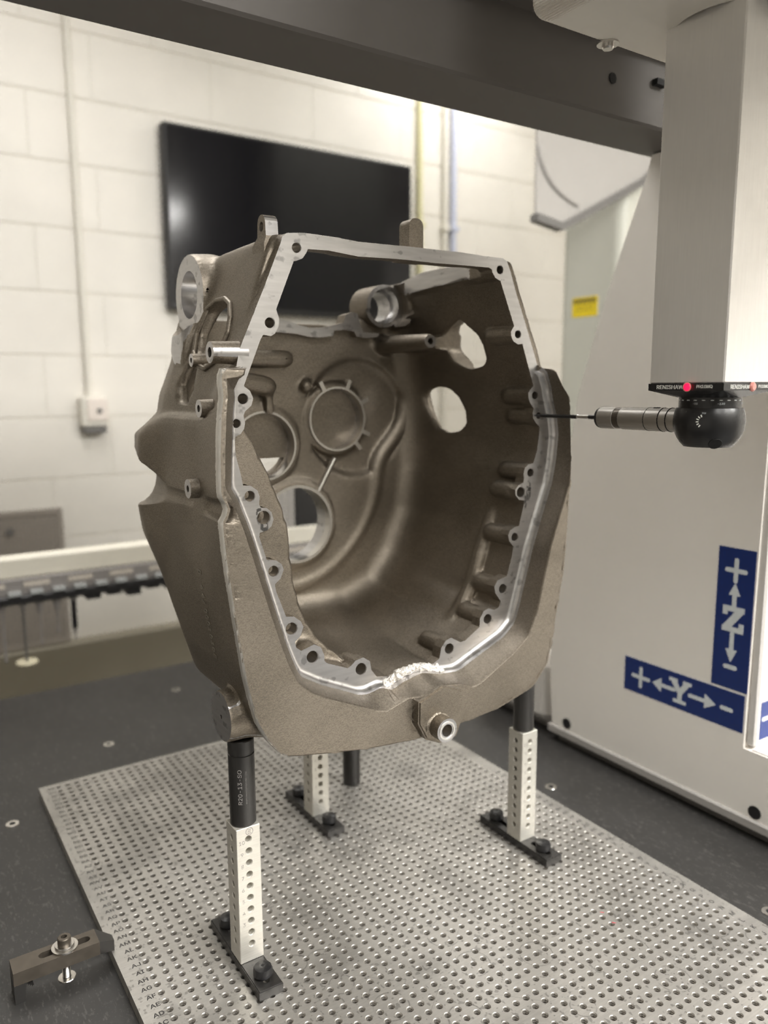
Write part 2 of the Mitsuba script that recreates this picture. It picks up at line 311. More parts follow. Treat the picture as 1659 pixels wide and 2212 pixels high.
LX = 0.746                                           # plane of the bridge leg that faces the work
leg = [(0.615, GZ+0.013), (0.623, 0.10), (0.626, 0.187), (0.620, 0.308), (0.601, 0.464), (0.581, 0.575), (0.541, 0.698), (0.503, 0.793), (0.474, 0.863), (0.462, 0.90), (0.385, 0.90), (0.262, 0.90), (0.270, 0.108), (0.05, 0.108), (0.05, GZ+0.013)]
t = thing('bridge_leg', 'large light grey bridge leg of the measuring machine with blue axis stickers', 'machine leg')
def side(pl, x0, x1): return flat(sg.Polygon(pl), frame((x0, 0, 0), (0, 1, 0), (0, 0, 1), (1, 0, 0)), x1-x0)
put('side_cover', side(leg, LX, LX+0.36), 'mat_leg', t, False)
put('front_cover', box(LX+0.003, LX+0.36, 0.2555, 0.2695, 0.112, 0.90, 0.003), 'mat_leg_white', t, False, label='bright front cover')
put('ledge', box(LX+0.002, LX+0.36, 0.05, 0.258, 0.1075, 0.1105), 'mat_leg_white', t, False)
put('bottom_trim', box(LX-0.004, LX+0.36, 0.04, 0.624, GZ+0.014, GZ+0.028, 0.002), 'mat_grey_paint', t, False)
put('air_bearing', box(LX+0.01, LX+0.35, 0.06, 0.61, GZ+0.0002, GZ+0.0145), 'mat_dark_grey', t, False)
for y, z in ((0.583, 0.027), (0.248, 0.026)):
    put('access_hole', lathe([(0, 0), (0.009, 0), (0.009, 0.0012), (0, 0.0012)], 24, 'x', (LX-0.0008, y, z)), 'mat_void', t)
# axis stickers: + <- Y -> - and + ^ Z v -
def rod(x0, y0, x1, y1, r): return sg.LineString([(x0, y0), (x1, y1)]).buffer(r)
def arrow(x0, y0, x1, y1, r, hl, hw):
    d = np.array([x1-x0, y1-y0], float); L = np.hypot(*d); d /= L; n = np.array([-d[1], d[0]]); e = np.array([x1, y1]); b = e-d*hl
    return rod(x0, y0, *(b+d*hl*0.2), r).union(sg.Polygon([e, b+n*hw, b-n*hw]).buffer(0.0006))
def glyph_Y(h, w):
    s = 0.16*h
    g = unary_union([sg.Polygon([(-w*.5, h*.5), (-w*.14, h*.5), (-w*.14, h*.38), (-w*.5, h*.38)]), sg.Polygon([(w*.5, h*.5), (w*.14, h*.5), (w*.14, h*.38), (w*.5, h*.38)]),
                     sg.Polygon([(-w*.42, h*.40), (-w*.17, h*.40), (s*.6, -h*.02), (-s*.55, -h*.10)]), sg.Polygon([(w*.42, h*.40), (w*.17, h*.40), (-s*.6, -h*.02), (s*.55, -h*.10)]),
                     sg.box(-s*.55, -h*.45, s*.55, 0), sg.box(-w*.28, -h*.5, w*.28, -h*.38)])
    return g.buffer(0.0005)
def glyph_Z(h, w):
    return unary_union([sg.box(-w*.5, h*.32, w*.5, h*.5), sg.box(-w*.5, h*.16, -w*.3, h*.4), sg.box(-w*.5, -h*.5, w*.5, -h*.32), sg.box(w*.3, -h*.4, w*.5, -h*.14),
                        sg.Polygon([(w*.12, h*.36), (w*.5, h*.36), (-w*.12, -h*.36), (-w*.5, -h*.36)])]).buffer(0.0005)
b = put('axis_sticker', flat(sg.box(-0.098, -0.026, 0.098, 0.026), LEFT(LX, 0.3705, 0.1535), 0.0005), 'mat_blue', t, False, label='blue sticker with a white Y and arrows')
q = LEFT(LX-0.0005, 0.3705, 0.1535)
ZK, YK = 0.0015, 0.0022
for nm, g in (('plus_mark', rod(-.082, 0, -.054, 0, .0028).union(rod(-.068, -.014, -.068, .014, .0028))), ('arrow', arrow(-.010, 0, -.046, 0, .0028, .014, .0095)), ('letter_Y', glyph_Y(.034, .036)),
              ('arrow', arrow(.016, 0, .056, 0, .0028, .016, .0095)), ('minus_mark', rod(.066, 0, .080, 0, .0028))):
    put(nm, flat(g, q, 0.0003), 'mat_print', b, False)
b = put('axis_sticker', flat(sg.box(-0.0265, -0.096, 0.0265, 0.096), LEFT(LX, 0.2965, 0.279), 0.0005), 'mat_blue', t, False, label='blue sticker with a white Z and arrows')
q = LEFT(LX-0.0005, 0.2965, 0.279)
for nm, g in (('plus_mark', rod(-.013, .066, .013, .066, .003).union(rod(0, .052, 0, .080, .003))), ('arrow', arrow(0, .014, 0, .048, .003, .015, .0075)), ('letter_Z', glyph_Z(.034, .030)),
              ('arrow', arrow(0, -.020, 0, -.058, .003, .016, .0075)), ('minus_mark', rod(-.007, -.066, .007, -.066, .003))):
    put(nm, flat(g, q, 0.0003), 'mat_print', b, False)
b = put('axis_sticker', flat(sg.box(0.0, -0.026, 0.18, 0.026), FRONT(LX+0.010, 0.2555, 0.148), 0.0005), 'mat_blue', t, False, label='blue sticker with arrows on the front cover')
q = FRONT(LX+0.010, 0.2550, 0.148)
for nm, g in (('minus_mark', rod(.006, .002, .018, .002, .0028)), ('arrow', arrow(.062, .002, .024, .002, .0028, .015, .0095)), ('letter_X', rod(.078, -.014, .100, .016, .0035).union(rod(.100, -.014, .078, .016, .0035))), ('arrow', arrow(.112, .002, .150, .002, .0028, .015, .0095)), ('plus_mark', rod(.158, .002, .172, .002, .0028).union(rod(.165, -.005, .165, .009, .0028)))):
    put(nm, flat(g, q, 0.0003), 'mat_print', b, False)
t = thing('rear_leg_cover', 'white rounded cover at the rear foot of the bridge leg, by the table edge', 'machine cover')
put('body', box(LX+0.004, LX+0.34, 0.628, 0.83, GZ+0.012, 0.125, 0.02), 'mat_leg_white', t, False)
put('foot', box(LX+0.03, LX+0.30, 0.65, 0.81, GZ, GZ+0.0125), 'mat_dark_grey', t, False)

t = thing('bridge_beam', 'wide dark grey beam of the measuring machine across the top of the picture', 'machine beam')
put('beam_body', box(-1.0, LX+0.36, 0.392, 0.478, 0.902, 1.18, 0.003), 'mat_beam', t, False)
put('access_hole', lathe([(0, 0), (0.006, 0), (0.006, 0.002), (0, 0.002)], 20, 'y', (0.580, 0.3905, 0.944)), 'mat_void', t)
put('guide_rail', box(-1.0, LX+0.2, 0.372, 0.394, 0.985, 1.05, 0.002), 'mat_beam', t, False)
put('bearing_clip', box(0.652, 0.672, 0.384, 0.394, 0.950, 0.957), 'mat_void', t, False)

QU, QV, QS = 35.9*P, 12.1*P, 3.0*P
t = thing('carriage_cover', 'pale grey rounded carriage cover around the vertical ram at top right', 'machine cover')
CZ = 0.889
cv = sg.Polygon([(0.307, -0.36), (0.307, 0.247), (0.72, 0.247), (0.72, -0.36)]).buffer(-0.010).buffer(0.010)
hole = sg.Point(QU+0.012, QV).buffer(0.0570, 32)
shell = M()
for k in range(13):                                 # rounded lower edge
    a = k/12*PI/2; shell += shp(cv.buffer(-0.016*(1-math.sin(a))).difference(hole)).extrude(0.36-0.016*(1-math.cos(a))).translate([0, 0, CZ+0.016*(1-math.cos(a))])
put('shell', shell, 'mat_cover', t, 50)
put('inner_sleeve', tri(shp(sg.Point(QU+0.012, QV).buffer(0.0585).difference(hole)).extrude(0.3).translate([0, 0, CZ+0.004])), 'mat_void', t)
sc = put('screw', lathe([(0, 0), (0.0045, 0.0), (0.0055, 0.0015), (0.0055, 0.004), (0, 0.004)], 20, 'z', (0.395, 0.236, CZ-0.0052)), 'mat_steel', t)
put('washer', lathe([(0, 0), (0.010, 0), (0.010, 0.0014), (0, 0.0014)], 24, 'z', (0.395, 0.236, CZ-0.0013)), 'mat_steel', sc)

t = thing('vertical_ram', 'square grey vertical ram carrying the probe head', 'machine ram')
put('column', box(QU-QS, QU+QS, QV-QS, QV+QS, 46.2*P, 1.20, 0.0012), 'mat_quill', t, False)
# probe head
t = thing('probe_head', 'black motorised probe head with red status lamp under the grey ram', 'probe head')
b = M.hull_points(np.array([(QU+sx*(QS+.0004), QV+sy*(QS+.0004), z*P) for sx in (-1, 1) for sy in (-1, 1) for z in (46.2, 45.72)]+[(QU+2.25*P*math.cos(a), QV+2.25*P*math.sin(a), 45.22*P) for a in np.linspace(0, 2*PI, 32, endpoint=False)]))
put('mounting_plate', b, 'mat_black_plastic', t, False)
put('collar', lathe([(0, 44.4*P), (2.12*P, 44.4*P), (2.12*P, 45.24*P), (0, 45.24*P)], 56, 'z', (QU, QV, 0)), 'mat_black_plastic', t)
BZ, BR = 43.52*P, 0.0312
prof = [(0, BZ-0.0232)]+[(BR*math.cos(a), BZ+BR*math.sin(a)) for a in np.linspace(-math.asin(0.0232/BR), math.asin(0.0120/BR), 30)]+[(0, BZ+0.0120)]
put('rotary_ball', lathe(prof, 72, 'z', (QU, QV, 0)), 'mat_black_plastic', t, 40)
k = BR*0.78
dh = np.array((-0.468, -0.54, -0.57)); dh /= np.linalg.norm(dh); hx = np.cross((0, 0, 1), dh); hx /= np.linalg.norm(hx)
put('index_hole', lathe([(0, 0), (0.0058, 0), (0.0058, 0.0009), (0, 0.0009)], 20, 'z').apply_transform(frame(np.array((QU, QV, BZ))+dh*(BR-0.0007), hx, np.cross(dh, hx), dh)), 'mat_void', t)
for i in range(-6, 7):                                # degree ticks around the collar
    a = -2.2+i*0.27
    c0 = np.array((QU+2.13*P*math.cos(a), QV+2.13*P*math.sin(a), 45.03*P))
    put('tick_mark', box(-0.0014, 0.0014, -0.0002, 0.0002, -0.00035, 0.00035).apply_transform(frame(c0, (-math.sin(a), math.cos(a), 0), (math.cos(a), math.sin(a), 0), (0, 0, 1))), 'mat_print', t, False)
for i, s in ((-3, '-90'), (0, '-120'), (4, '0 -30')):
    a = -2.2+i*0.27
    c0 = np.array((QU+2.145*P*math.cos(a), QV+2.145*P*math.sin(a), 44.80*P))
    put('degree_number', text(s, 0.0019, frame(c0, (-math.sin(a), math.cos(a), 0), (0, 0, 1), (math.cos(a), math.sin(a), 0)), 0.0002, center=True), 'mat_print', t, False)
LZ = 45.96*P
for X, m1 in (('l', LEFT), ('f', FRONT)):
    def at(d, z):
        return LEFT(QU-QS-.0004, QV+QS-d, z) if X == 'l' else FRONT(QU-QS+d, QV-QS-.0004, z)
    put('maker_name', text('RENISHAW', 0.0034, at(0.0085, LZ-0.0017), 0.0003, bold=True, sx=1.12), 'mat_white_print', t, False)
    put('model_number', text('PH10MQ', 0.0027, at(0.0500, LZ-0.0010), 0.0003, bold=True), 'mat_white_print', t, False)
    c0 = at(0.0415, LZ)[:3, 3]
    ln = put('status_lamp', lathe([(0, 0), (0.0042, 0), (0.0042, 0.0010), (0.0030, 0.0022), (0, 0.0026)], 28, 'z').apply_transform(at(0.0410, LZ)), 'mat_lens', t, label='red lit status lamp' if X == 'l' else None)
    if X == 'l':
        k2 = put('glow', lathe([(0, 0.0), (0.0034, 0), (0.0030, 0.0008), (0, 0.0010)], 24, 'z').apply_transform(frame(c0+np.array((-0.0024, -0.0009, 0)), (0, -1, 0), (0, 0, 1), (-1, 0, 0))), 'mat_red_lamp', ln)
        scene[k2]['emitter'] = {'type': 'area', 'radiance': rgb(1.6, 0.01, 0.10)}
# small dial on the ball
d0 = np.array((-0.86, -0.42, 0.02)); d0 /= np.linalg.norm(d0)
xx = np.cross((0, 0, 1), d0); xx /= np.linalg.norm(xx); yy = np.cross(d0, xx)
for i in range(6):
    a = PI*0.62+i*0.42
    c0 = np.array((QU, QV, BZ))+d0*(BR-0.0004)+xx*0.0052*math.cos(a)+yy*0.0052*math.sin(a)
    rr = math.cos(a)*xx+math.sin(a)*yy
    put('dial_mark', box(-0.0011, 0.0011, -0.0005, 0.0005, -0.0002, 0.0006).apply_transform(frame(c0, rr, np.cross(d0, rr), d0)), 'mat_white_print', t, False)
put('dial_number', text('105', 0.0014, frame(np.array((QU, QV, BZ))+d0*(BR-0.0002)+yy*0.0074, xx, yy, d0), 0.0003, center=True), 'mat_print', t, False)
# probe and stylus, reaching towards +y into a bolt hole of the casting
t = thing('touch_probe', 'horizontal steel touch probe with long thin stylus reaching into a bolt hole', 'probe')
def ringy(v0, v1, r, bev=0.0004): return lathe([(0, v0*P), (r-bev, v0*P), (r, v0*P+bev), (r, v1*P-bev), (r-bev, v1*P), (0, v1*P)], 48, 'y', (QU, 0, 43.5*P))
put('adaptor', ringy(13.6, 15.9, 0.0113), 'mat_satin', t)
put('joint_ring', ringy(15.9, 17.2, 0.0116), 'mat_satin', t)
put('barrel', ringy(17.2, 19.75, 0.0113), 'mat_satin', t)
put('lock_groove', ringy(19.75, 20.35, 0.0106), 'mat_dark_steel', t)
put('stylus_module', ringy(20.35, 21.92, 0.0113), 'mat_satin', t)
put('front_cap', lathe([(0, 21.92*P), (0.0113, 21.92*P), (0.0105, 22.15*P), (0.006, 22.3*P), (0, 22.3*P)], 40, 'y', (QU, 0, 43.5*P)), 'mat_black_plastic', t)
for v in (15.9, 17.2, 15.2):
    put('seam', ringy(v-0.03, v+0.03, 0.01175, 0.0001), 'mat_void', t)
for a in (2.6, 3.5):
    put('key_slot', box(-0.0012, 0.0012, 16.2*P, 16.75*P, 0.0112, 0.0119).apply_transform(trimesh.transformations.rotation_matrix(a-PI*0.9, (0, 1, 0))).apply_translation((QU, 0, 43.5*P)), 'mat_void', t, False)
st = put('stylus', lathe([(0, 22.3*P), (0.0022, 22.3*P), (0.0022, 23.4*P), (0, 23.4*P)], 20, 'y', (QU, 0, 43.5*P)), 'mat_black_plastic', t)
put('collar', lathe([(0, 23.4*P), (0.0019, 23.4*P), (0.0019, 24.6*P), (0.0024, 24.62*P), (0.0024, 24.7*P), (0, 24.7*P)], 20, 'y', (QU, 0, 43.5*P)), 'mat_steel', st)
put('carbon_shaft', lathe([(0, 24.7*P), (0.0021, 24.7*P), (0.0021, 28.9*P), (0.0012, 29.2*P), (0.0012, 29.9*P), (0, 29.9*P)], 20, 'y', (QU+0.0002, 0, 43.48*P)), 'mat_black_plastic', st)
put('ruby_tip', trimesh.creation.icosphere(3, 0.0019).apply_translation((QU+0.0002, 30.0*P, 43.48*P)), 'mat_red_lamp', st)

# stylus change rack behind the table
t = thing('stylus_change_rack', 'long white stylus change rack with grey ports behind the table', 'probe rack')
RY = 1.60
put('top_bar', box(-0.35, 1.20, RY, RY+0.05, 0.166, 0.212, 0.004), 'mat_rack_white', t, False)
put('port_rail', box(-0.35, 1.20, RY-0.012, RY+0.06, 0.128, 0.166, 0.002), 'mat_rack_grey', t, False)
put('lower_rail', box(-0.35, 1.20, RY-0.020, RY+0.06, 0.110, 0.128, 0.002), 'mat_black_plastic', t, False)
for x in (-0.30, 0.62): put('stand', box(x-0.02, x+0.02, RY+0.062, RY+0.10, R['z0'], 0.20), 'mat_rack_grey', t, False)
for x in (-0.30, 0.62): put('stand_arm', box(x-0.02, x+0.02, RY+0.045, RY+0.064, 0.17, 0.205), 'mat_rack_grey', t, False)
for i in range(9):
    x = -0.02+i*0.094
    put('name_tag', box(x, x+0.055, RY-0.0135, RY-0.0115, 0.148, 0.158), 'mat_tag', t, False)
    for dx in (0.012, 0.060): put('port_label', box(x+dx, x+dx+0.026, RY-0.0215, RY-0.0125, 0.130, 0.139), 'mat_tag_grey', t, False)
for i in range(14):
    x = -0.03+i*0.047; h = (0.006, 0.012, 0.008, 0.016)[i % 4]
    if min(abs(x+0.017-q) for q in (0.071, 0.180, 0.028, 0.106, 0.143)) < 0.027: continue
    put('port_jaw', box(x, x+0.034, RY-0.018, RY+0.03, 0.110-h, 0.111, 0.002), 'mat_black_plastic', t, False)
for x, z1, r, m, l, tip in ((0.071, -0.030, 0.0032, 'mat_dark_grey', 'thin stylus with a pale ivory disc tip hanging from the rack', 1), (0.180, 0.030, 0.0062, 'mat_black_plastic', 'thick black stylus hanging from the rack, rightmost', 2), (0.028, -0.02, 0.0030, 'mat_rack_grey', 'thin grey stylus hanging at the left edge of the rack', 0), (0.106, 0.010, 0.0024, 'mat_rack_grey', 'thin grey stylus on a tapered holder right of the disc stylus', 3), (0.143, 0.030, 0.0024, 'mat_rack_grey', 'thin grey stylus on a tapered holder left of the thick black stylus', 3)):
    k = thing('stylus', l, 'stylus')
    put('shaft', lathe([(0, z1), (r, z1), (r, 0.1), (0, 0.1)], 16, 'z', (x, RY+0.005, 0)), m, k)
    put('holder', lathe([(0, 0.080 if tip == 3 else 0.095), (0.0055, 0.080 if tip == 3 else 0.095), (0.009, 0.102), (0.009, 0.1098), (0, 0.1098)], 18, 'z', (x, RY+0.005, 0)), 'mat_rack_grey', k)
    if tip == 1: put('disc', lathe([(0, z1-0.006), (0.0225, z1-0.006), (0.024, z1-0.003), (0.0225, z1), (0, z1)], 32, 'z', (x, RY+0.005, 0)), 'mat_ivory', k)
    if tip == 2: put('tip', lathe([(0, z1-0.030), (0.0018, z1-0.03), (0.0018, z1-0.012), (0.004, z1-0.012), (0.004, z1+0.001), (0, z1+0.001)], 16, 'z', (x, RY+0.005, 0)), 'mat_rack_grey', k)
    if tip in (0, 3): put('ball_tip', trimesh.creation.icosphere(2, 0.004).apply_translation((x, RY+0.005, z1-0.002)), 'mat_rack_grey', k)
t = thing('rack_controller', 'black box on the stylus rack, seen through the bore of the casting', 'control box')
put('housing', box(0.763, 0.93, RY+0.005, RY+0.06, 0.212, 0.33, 0.004), 'mat_bezel', t, False)
put('perforated_side', tri(M(box_m := m3.Mesh(np.array(box(0.715, 0.7625, RY+0.004, RY+0.010, 0.212, 0.33).vertices, np.float32), np.array(box(0.715, 0.7625, RY+0.004, RY+0.010, 0.212, 0.33).faces, np.uint32)))-M.compose([M.cylinder(0.03, 0.004, 0.004, 14).rotate([90, 0, 0]).translate([0.738, RY+0.02, 0.225+i*0.0165]) for i in range(7)])), 'mat_grey_paint', t, False)

# ---------------------------------------------------------------- the perforated fixture plate
t = thing('fixture_plate', 'silver aluminium fixture plate with a grid of threaded holes and letter rows', 'fixture plate')
HR, HC, NS = 0.245, 0.29, 16
ang = 2*PI*np.arange(NS)/NS+PI/NS*0
cx, cy = np.meshgrid(np.arange(0, 45), np.arange(1, 71)); ctr = np.column_stack([cx.ravel(), cy.ravel()]).astype(float)
def grid(profile, centres, close=False):
    """Rings of (radius or 'sq', z) around each centre, joined into one mesh."""
    V, F = [], []; n = len(profile)
    ring = []
    for r, z in profile:
        if r == 'sq':
            s = 0.5/np.maximum(np.abs(np.cos(ang)), np.abs(np.sin(ang))); ring.append(np.column_stack([s*np.cos(ang), s*np.sin(ang), np.full(NS, z)]))
        else: ring.append(np.column_stack([r*np.cos(ang), r*np.sin(ang), np.full(NS, z)]))
    ring = np.vstack(ring); i = np.arange(NS); j = (i+1) % NS; f = []
    for k in range(n-1):
        a, b = k*NS, (k+1)*NS
        f += [np.column_stack([a+i, b+i, b+j]), np.column_stack([a+i, b+j, a+j])]
    if close: f.append(np.column_stack([np.full(NS-2, (n-1)*NS), (n-1)*NS+1+np.arange(NS-2), (n-1)*NS+2+np.arange(NS-2)]))
    f = np.vstack(f); N = len(centres)
    V = (ring[None]+np.column_stack([centres, np.zeros(N)])[:, None]).reshape(-1, 3)*P
    F = (f[None]+(np.arange(N)*len(ring))[:, None, None]).reshape(-1, 3)
    return trimesh.Trimesh(V, F, process=False)
top = grid([('sq', 0.0), (HC, 0.0), (HR, -0.05)], ctr)
# NS = 16 puts ring points on the corners of the cells, so the cells tile without gaps
edge = [(-2, 46, 70.5, 71), (-2, 46, -1, 0.5), (-2, -0.5, 0.5, 70.5), (44.5, 46, 0.5, 70.5)]
bd = []
for a, b, c, d in edge:
    bd.append(trimesh.Trimesh(np.array([[a, c, 0], [b, c, 0], [b, d, 0], [a, d, 0]])*P, [[0, 1, 2], [0, 2, 3]], process=False))
ol = np.array([(-2, -1), (46, -1), (46, 71), (-2, 71)])*P
sv = np.vstack([np.column_stack([ol, np.zeros(4)]), np.column_stack([ol, np.full(4, -P+0.0002)])])
sf = np.vstack([[[i, 4+i, 4+(i+1) % 4], [i, 4+(i+1) % 4, (i+1) % 4]] for i in range(4)]+[[[4, 6, 5], [4, 7, 6]]])
put('plate', cat(top, *bd, trimesh.Trimesh(sv, sf, process=False)), 'mat_plate', t, False)
nearc = ctr[ctr[:, 1] < 42]; farc = ctr[ctr[:, 1] >= 42]
def bore(k, e=0.028):
    s = 0.80/k; p = [(HR, -0.05)]
    for i in range(k): p += [(HR-e, -0.05-s*(i+0.5)), (HR, -0.05-s*(i+1))]
    return p+[(HR, -0.97)]
put('hole_thread', cat(grid(bore(5), nearc, True), grid(bore(2), farc, True)), 'mat_plate_thread', t, False, kind='stuff')
def row_name(k): return chr(64+k) if k <= 26 else chr(64+(k-1)//26)+chr(65+(k-1) % 26)
for k in range(28, 71): put('row_letter', text(row_name(k), 0.40*P, FLAT(-0.42*P, k*P, 0.00002), 0.00006, bold=True, right=True, sx=1.10), 'mat_ink', t, False)
for k in range(9, 45): put('row_letter', text(row_name(k), 0.40*P, FLAT(44.62*P, (k-0.2)*P, 0.00002), 0.00006, bold=True, sx=1.10), 'mat_ink', t, False)
for u, v in ((35.5, 19.5), (35.3, 18.0)):
    put('red_mark', box(-0.0022, 0.0022, -0.0003, 0.0003, 0, 0.00008).apply_transform(trimesh.transformations.rotation_matrix(-0.8, (0, 0, 1))).apply_translation((u*P, v*P, 0)), 'mat_red_lamp', t, False)

# ---------------------------------------------------------------- fixture posts and stand-offs
FH, PH = 0.80, 12.30                     # top of the foot bar, top of the post
def bolt_mesh():
    head = lathe([(0.0018, 0.0), (0.0018, 0.0052), (0.0050, 0.0052), (0.0085, 0.0040), (0.0096, 0.0010), (0.0096, -0.0035), (0.0072, -0.0038), (0.0072, -0.0062), (0, -0.0062)], 28)
    return head
def post(u0, v0, fv0, fv1, label, group='fixture posts'):
    t = thing('fixture_post', label, 'post', group)
    sl = [sg.LineString([(1, 0.9), (1, (v0-fv0)*1.0-0.9)]).buffer(0.28), sg.LineString([(1, v0-fv0+2.7), (1, fv1-fv0-0.9)]).buffer(0.28)]
    bar = sg.Polygon([(0, 0), (2, 0), (2, fv1-fv0), (0, fv1-fv0)])
    c = shp(bar.difference(unary_union(sl))).extrude(FH-0.08)+shp(bar.buffer(-0.06).difference(unary_union(sl))).extrude(FH)
    m = tri(c); m.apply_scale(P); m.apply_translation((u0*P, fv0*P, 0.00003)); put('foot_bar', m, 'mat_black_oxide', t, 20)
    for v in (fv0+1.5, fv1-1.5):
        k = put('hold_down_screw', bolt_mesh().apply_translation(((u0+1)*P, v*P, FH*P+0.0062)), 'mat_black_plastic', t, 40)
        put('socket', lathe([(0, 0.0002), (0.0021, 0.0002), (0.0021, -0.0002), (0, -0.0002)], 6).apply_translation(((u0+1)*P, v*P, FH*P+0.0112)), 'mat_void', k)
    c = M.cube([2, 2, PH-FH]) ; bev = 0.05
    c = tri(box(0, 2, 0, 2, FH, PH, 0.045)); c = M(m3.Mesh(np.array(c.vertices, np.float32), np.array(c.faces, np.uint32)))
    tools = []
    for i in range(10):
        z = 2.30+i*1.0
        tools += [M.cylinder(0.75, 0.24, 0.24, 20).rotate([-90, 0, 0]).translate([1, -0.001, z]), M.cylinder(0.08, 0.30, 0.24, 20).rotate([-90, 0, 0]).translate([1, -0.001, z]),
                  M.cylinder(0.75, 0.24, 0.24, 20).rotate([0, 90, 0]).translate([-0.001, 1, z]), M.cylinder(0.08, 0.30, 0.24, 20).rotate([0, 90, 0]).translate([-0.001, 1, z])]
    m = tri(c-M.compose(tools[0::2])-M.compose(tools[1::2])); m.apply_scale(P); m.apply_translation((u0*P, v0*P, 0)); put('column', m, 'mat_post', t, 30)
    for i in range(3, 11):
        put('hole_number', text(str(i), 0.30*P, FRONT((u0+0.42)*P, v0*P-0.00002, (i+1.12)*P), 0.00008, center=True), 'mat_ink_grey', t, False)
    return t
tl = post(5.9, 30.35, 26.85, 36.85, 'silver drilled post on a black slotted foot, nearest, front left')
put('maker_emblem', flat(sg.Point(0, 0).buffer(0.0040).difference(sg.Point(0, 0).buffer(0.0034)).union(sg.box(-.0018, -.0022, .0018, -.0015)).union(sg.box(-.0018, .0015, .0018, .0022)).union(sg.box(-.0018, -.0003, .0018, .0004)), FRONT(7.0*P, 30.35*P-0.00002, 11.92*P), 0.00008), 'mat_ink_grey', tl, False)
post(36.1, 30.6, 26.9, 36.8, 'silver drilled post on a black slotted foot, at right under the casting')
post(21.0, 46.35, 43.1, 53.0, 'silver drilled post on a black slotted foot, farthest, in the middle under the casting')
def standoff(u, v, z0, z1, label, groove=True, words=False):
    t = thing('support_standoff', label, 'standoff')
    r = 1.02
    pr = [(0, z0), (r-0.10, z0), (r, z0+0.10)]
    if groove: pr += [(r, z1-1.24), (r-0.07, z1-1.20), (r-0.07, z1-1.13), (r, z1-1.09)]
    pr += [(r, z1-0.06), (r-0.06, z1), (0, z1)]
    put('cylinder', lathe([(a*P, b*P) for a, b in pr], 56, 'z', (u*P, v*P, 0)), 'mat_black_oxide', t, 30)
    if words:                                            # laser lettering wrapped around the cylinder, reading upwards
        for s, h, a0, z, nm, mt in (('R20-13-SO', 0.31, -1.98, z0+1.9, 'size_mark', 'mat_rack_grey'), ('WWW.RAYCOFIXTURE.COM', 0.115, -1.60, z0+1.93, 'maker_address', 'mat_dark_grey')):
            m = meshkit.text_mesh(s, h*P, 0.0001)
            v = np.array(m.vertices); rr = r*P+0.00002+v[:, 2]; th = a0-v[:, 1]/(r*P)
            x = v[:, 0]/v[:, 0].max()*(2.9*P if nm == 'size_mark' else 2.7*P)
            m.vertices = np.column_stack([u*P+rr*np.cos(th), STV+rr*np.sin(th), z*P+x])
            m.invert() if m.volume < 0 else None
            put(nm, m, mt, t, False)
    return t
STV = 31.36*P
standoff(6.95, 31.36, 12.30, 19.33, 'black cylindrical standoff with engraved size mark, on the nearest silver post', words=True)
standoff(37.1, 31.6, 12.30, 19.33, 'black cylindrical standoff on the right silver post, under the casting', groove=False)
standoff(22.0, 47.35, 12.30, 19.0, 'black cylindrical standoff on the farthest silver post, hidden behind the casting')
standoff(29.1, 51.8, 0.003, 10.0, 'black cylindrical standoff standing directly on the perforated plate', groove=False)

# ---------------------------------------------------------------- toe clamp at the left edge of the plate
t = thing('strap_clamp', 'dark steel strap clamp holding down the left edge of the plate', 'clamp')
CU0, CU1, CV0, CV1, CZ0, CZ1 = -9.45, -3.0, 38.15, 40.05, 0.55, 1.65
pl = sg.Polygon([(CU0, CV0), (CU1, CV0), (CU1, CV1), (CU0, CV1)]); slot = sg.LineString([(-7.1, 39.12), (-3.9, 39.12)]).buffer(0.36)
body = shp(pl.difference(slot)).extrude(CZ1-CZ0).translate([0, 0, CZ0])
nose = M.hull_points(np.array([(CU1, v, z) for v in (CV0, CV1) for z in (CZ0, CZ1)]+[(-1.75, v, z) for v in (38.72, 39.48) for z in (0.02, 0.95)]+[(-2.0, v, 1.15) for v in (38.75, 39.45)]))
heel = M.hull_points(np.array([(-9.45, v, z) for v in (CV0, CV1) for z in (-0.99, CZ0+0.02)]+[(-8.75, v, -0.99) for v in (CV0, CV1)]+[(-8.55, v, CZ0+0.02) for v in (CV0, CV1)]))
def sc(m): m = tri(m); m.apply_scale(P); return m
put('bar', sc(body), 'mat_dark_steel', t, 20)
put('nose', sc(nose), 'mat_black_oxide', t, 20)
hl = put('heel_block', sc(heel), 'mat_black_oxide', t, 20)
for i in range(5): put('step_tooth', sc(M.hull_points(np.array([(-8.72+i*0.13, v, 0.56-i*0.10) for v in (CV0-.01, CV1+.01)]+[(-8.58+i*0.13, v, 0.56-i*0.10) for v in (CV0-.01, CV1+.01)]+[(-8.72+i*0.13, v, 0.44-i*0.10) for v in (CV0-.01, CV1+.01)]))), 'mat_black_oxide', hl, False)
cu, cvv = -5.49*P, 39.12*P
put('lower_washer', lathe([(0.0045, 0), (0.0128, 0), (0.0128, 0.0016), (0.0045, 0.0016)], 40, 'z', (cu, cvv, CZ1*P)), 'mat_steel', t)
put('upper_washer', lathe([(0.0045, 0), (0.0092, 0), (0.0096, 0.0012), (0.0092, 0.0026), (0.0045, 0.0026)], 40, 'z', (cu, cvv, CZ1*P+0.0016)), 'mat_steel', t)
s = put('socket_screw', lathe([(0.0030, 0.0022), (0.0030, 0.0078), (0.0058, 0.0078), (0.0066, 0.0070), (0.0066, 0.0), (0.0, 0.0), ], 32, 'z', (cu, cvv, CZ1*P+0.0042)), 'mat_dark_steel', t)
put('hex_socket', lathe([(0, 0.0), (0.0031, 0.0), (0.0031, 0.0003), (0, 0.0003)], 6, 'z', (cu, cvv, CZ1*P+0.0066)), 'mat_void', s)
th = [(0, -P)]
for k in range(22): th += [(0.0040, -P+0.0012*k), (0.0034, -P+0.0012*k+0.0006)]
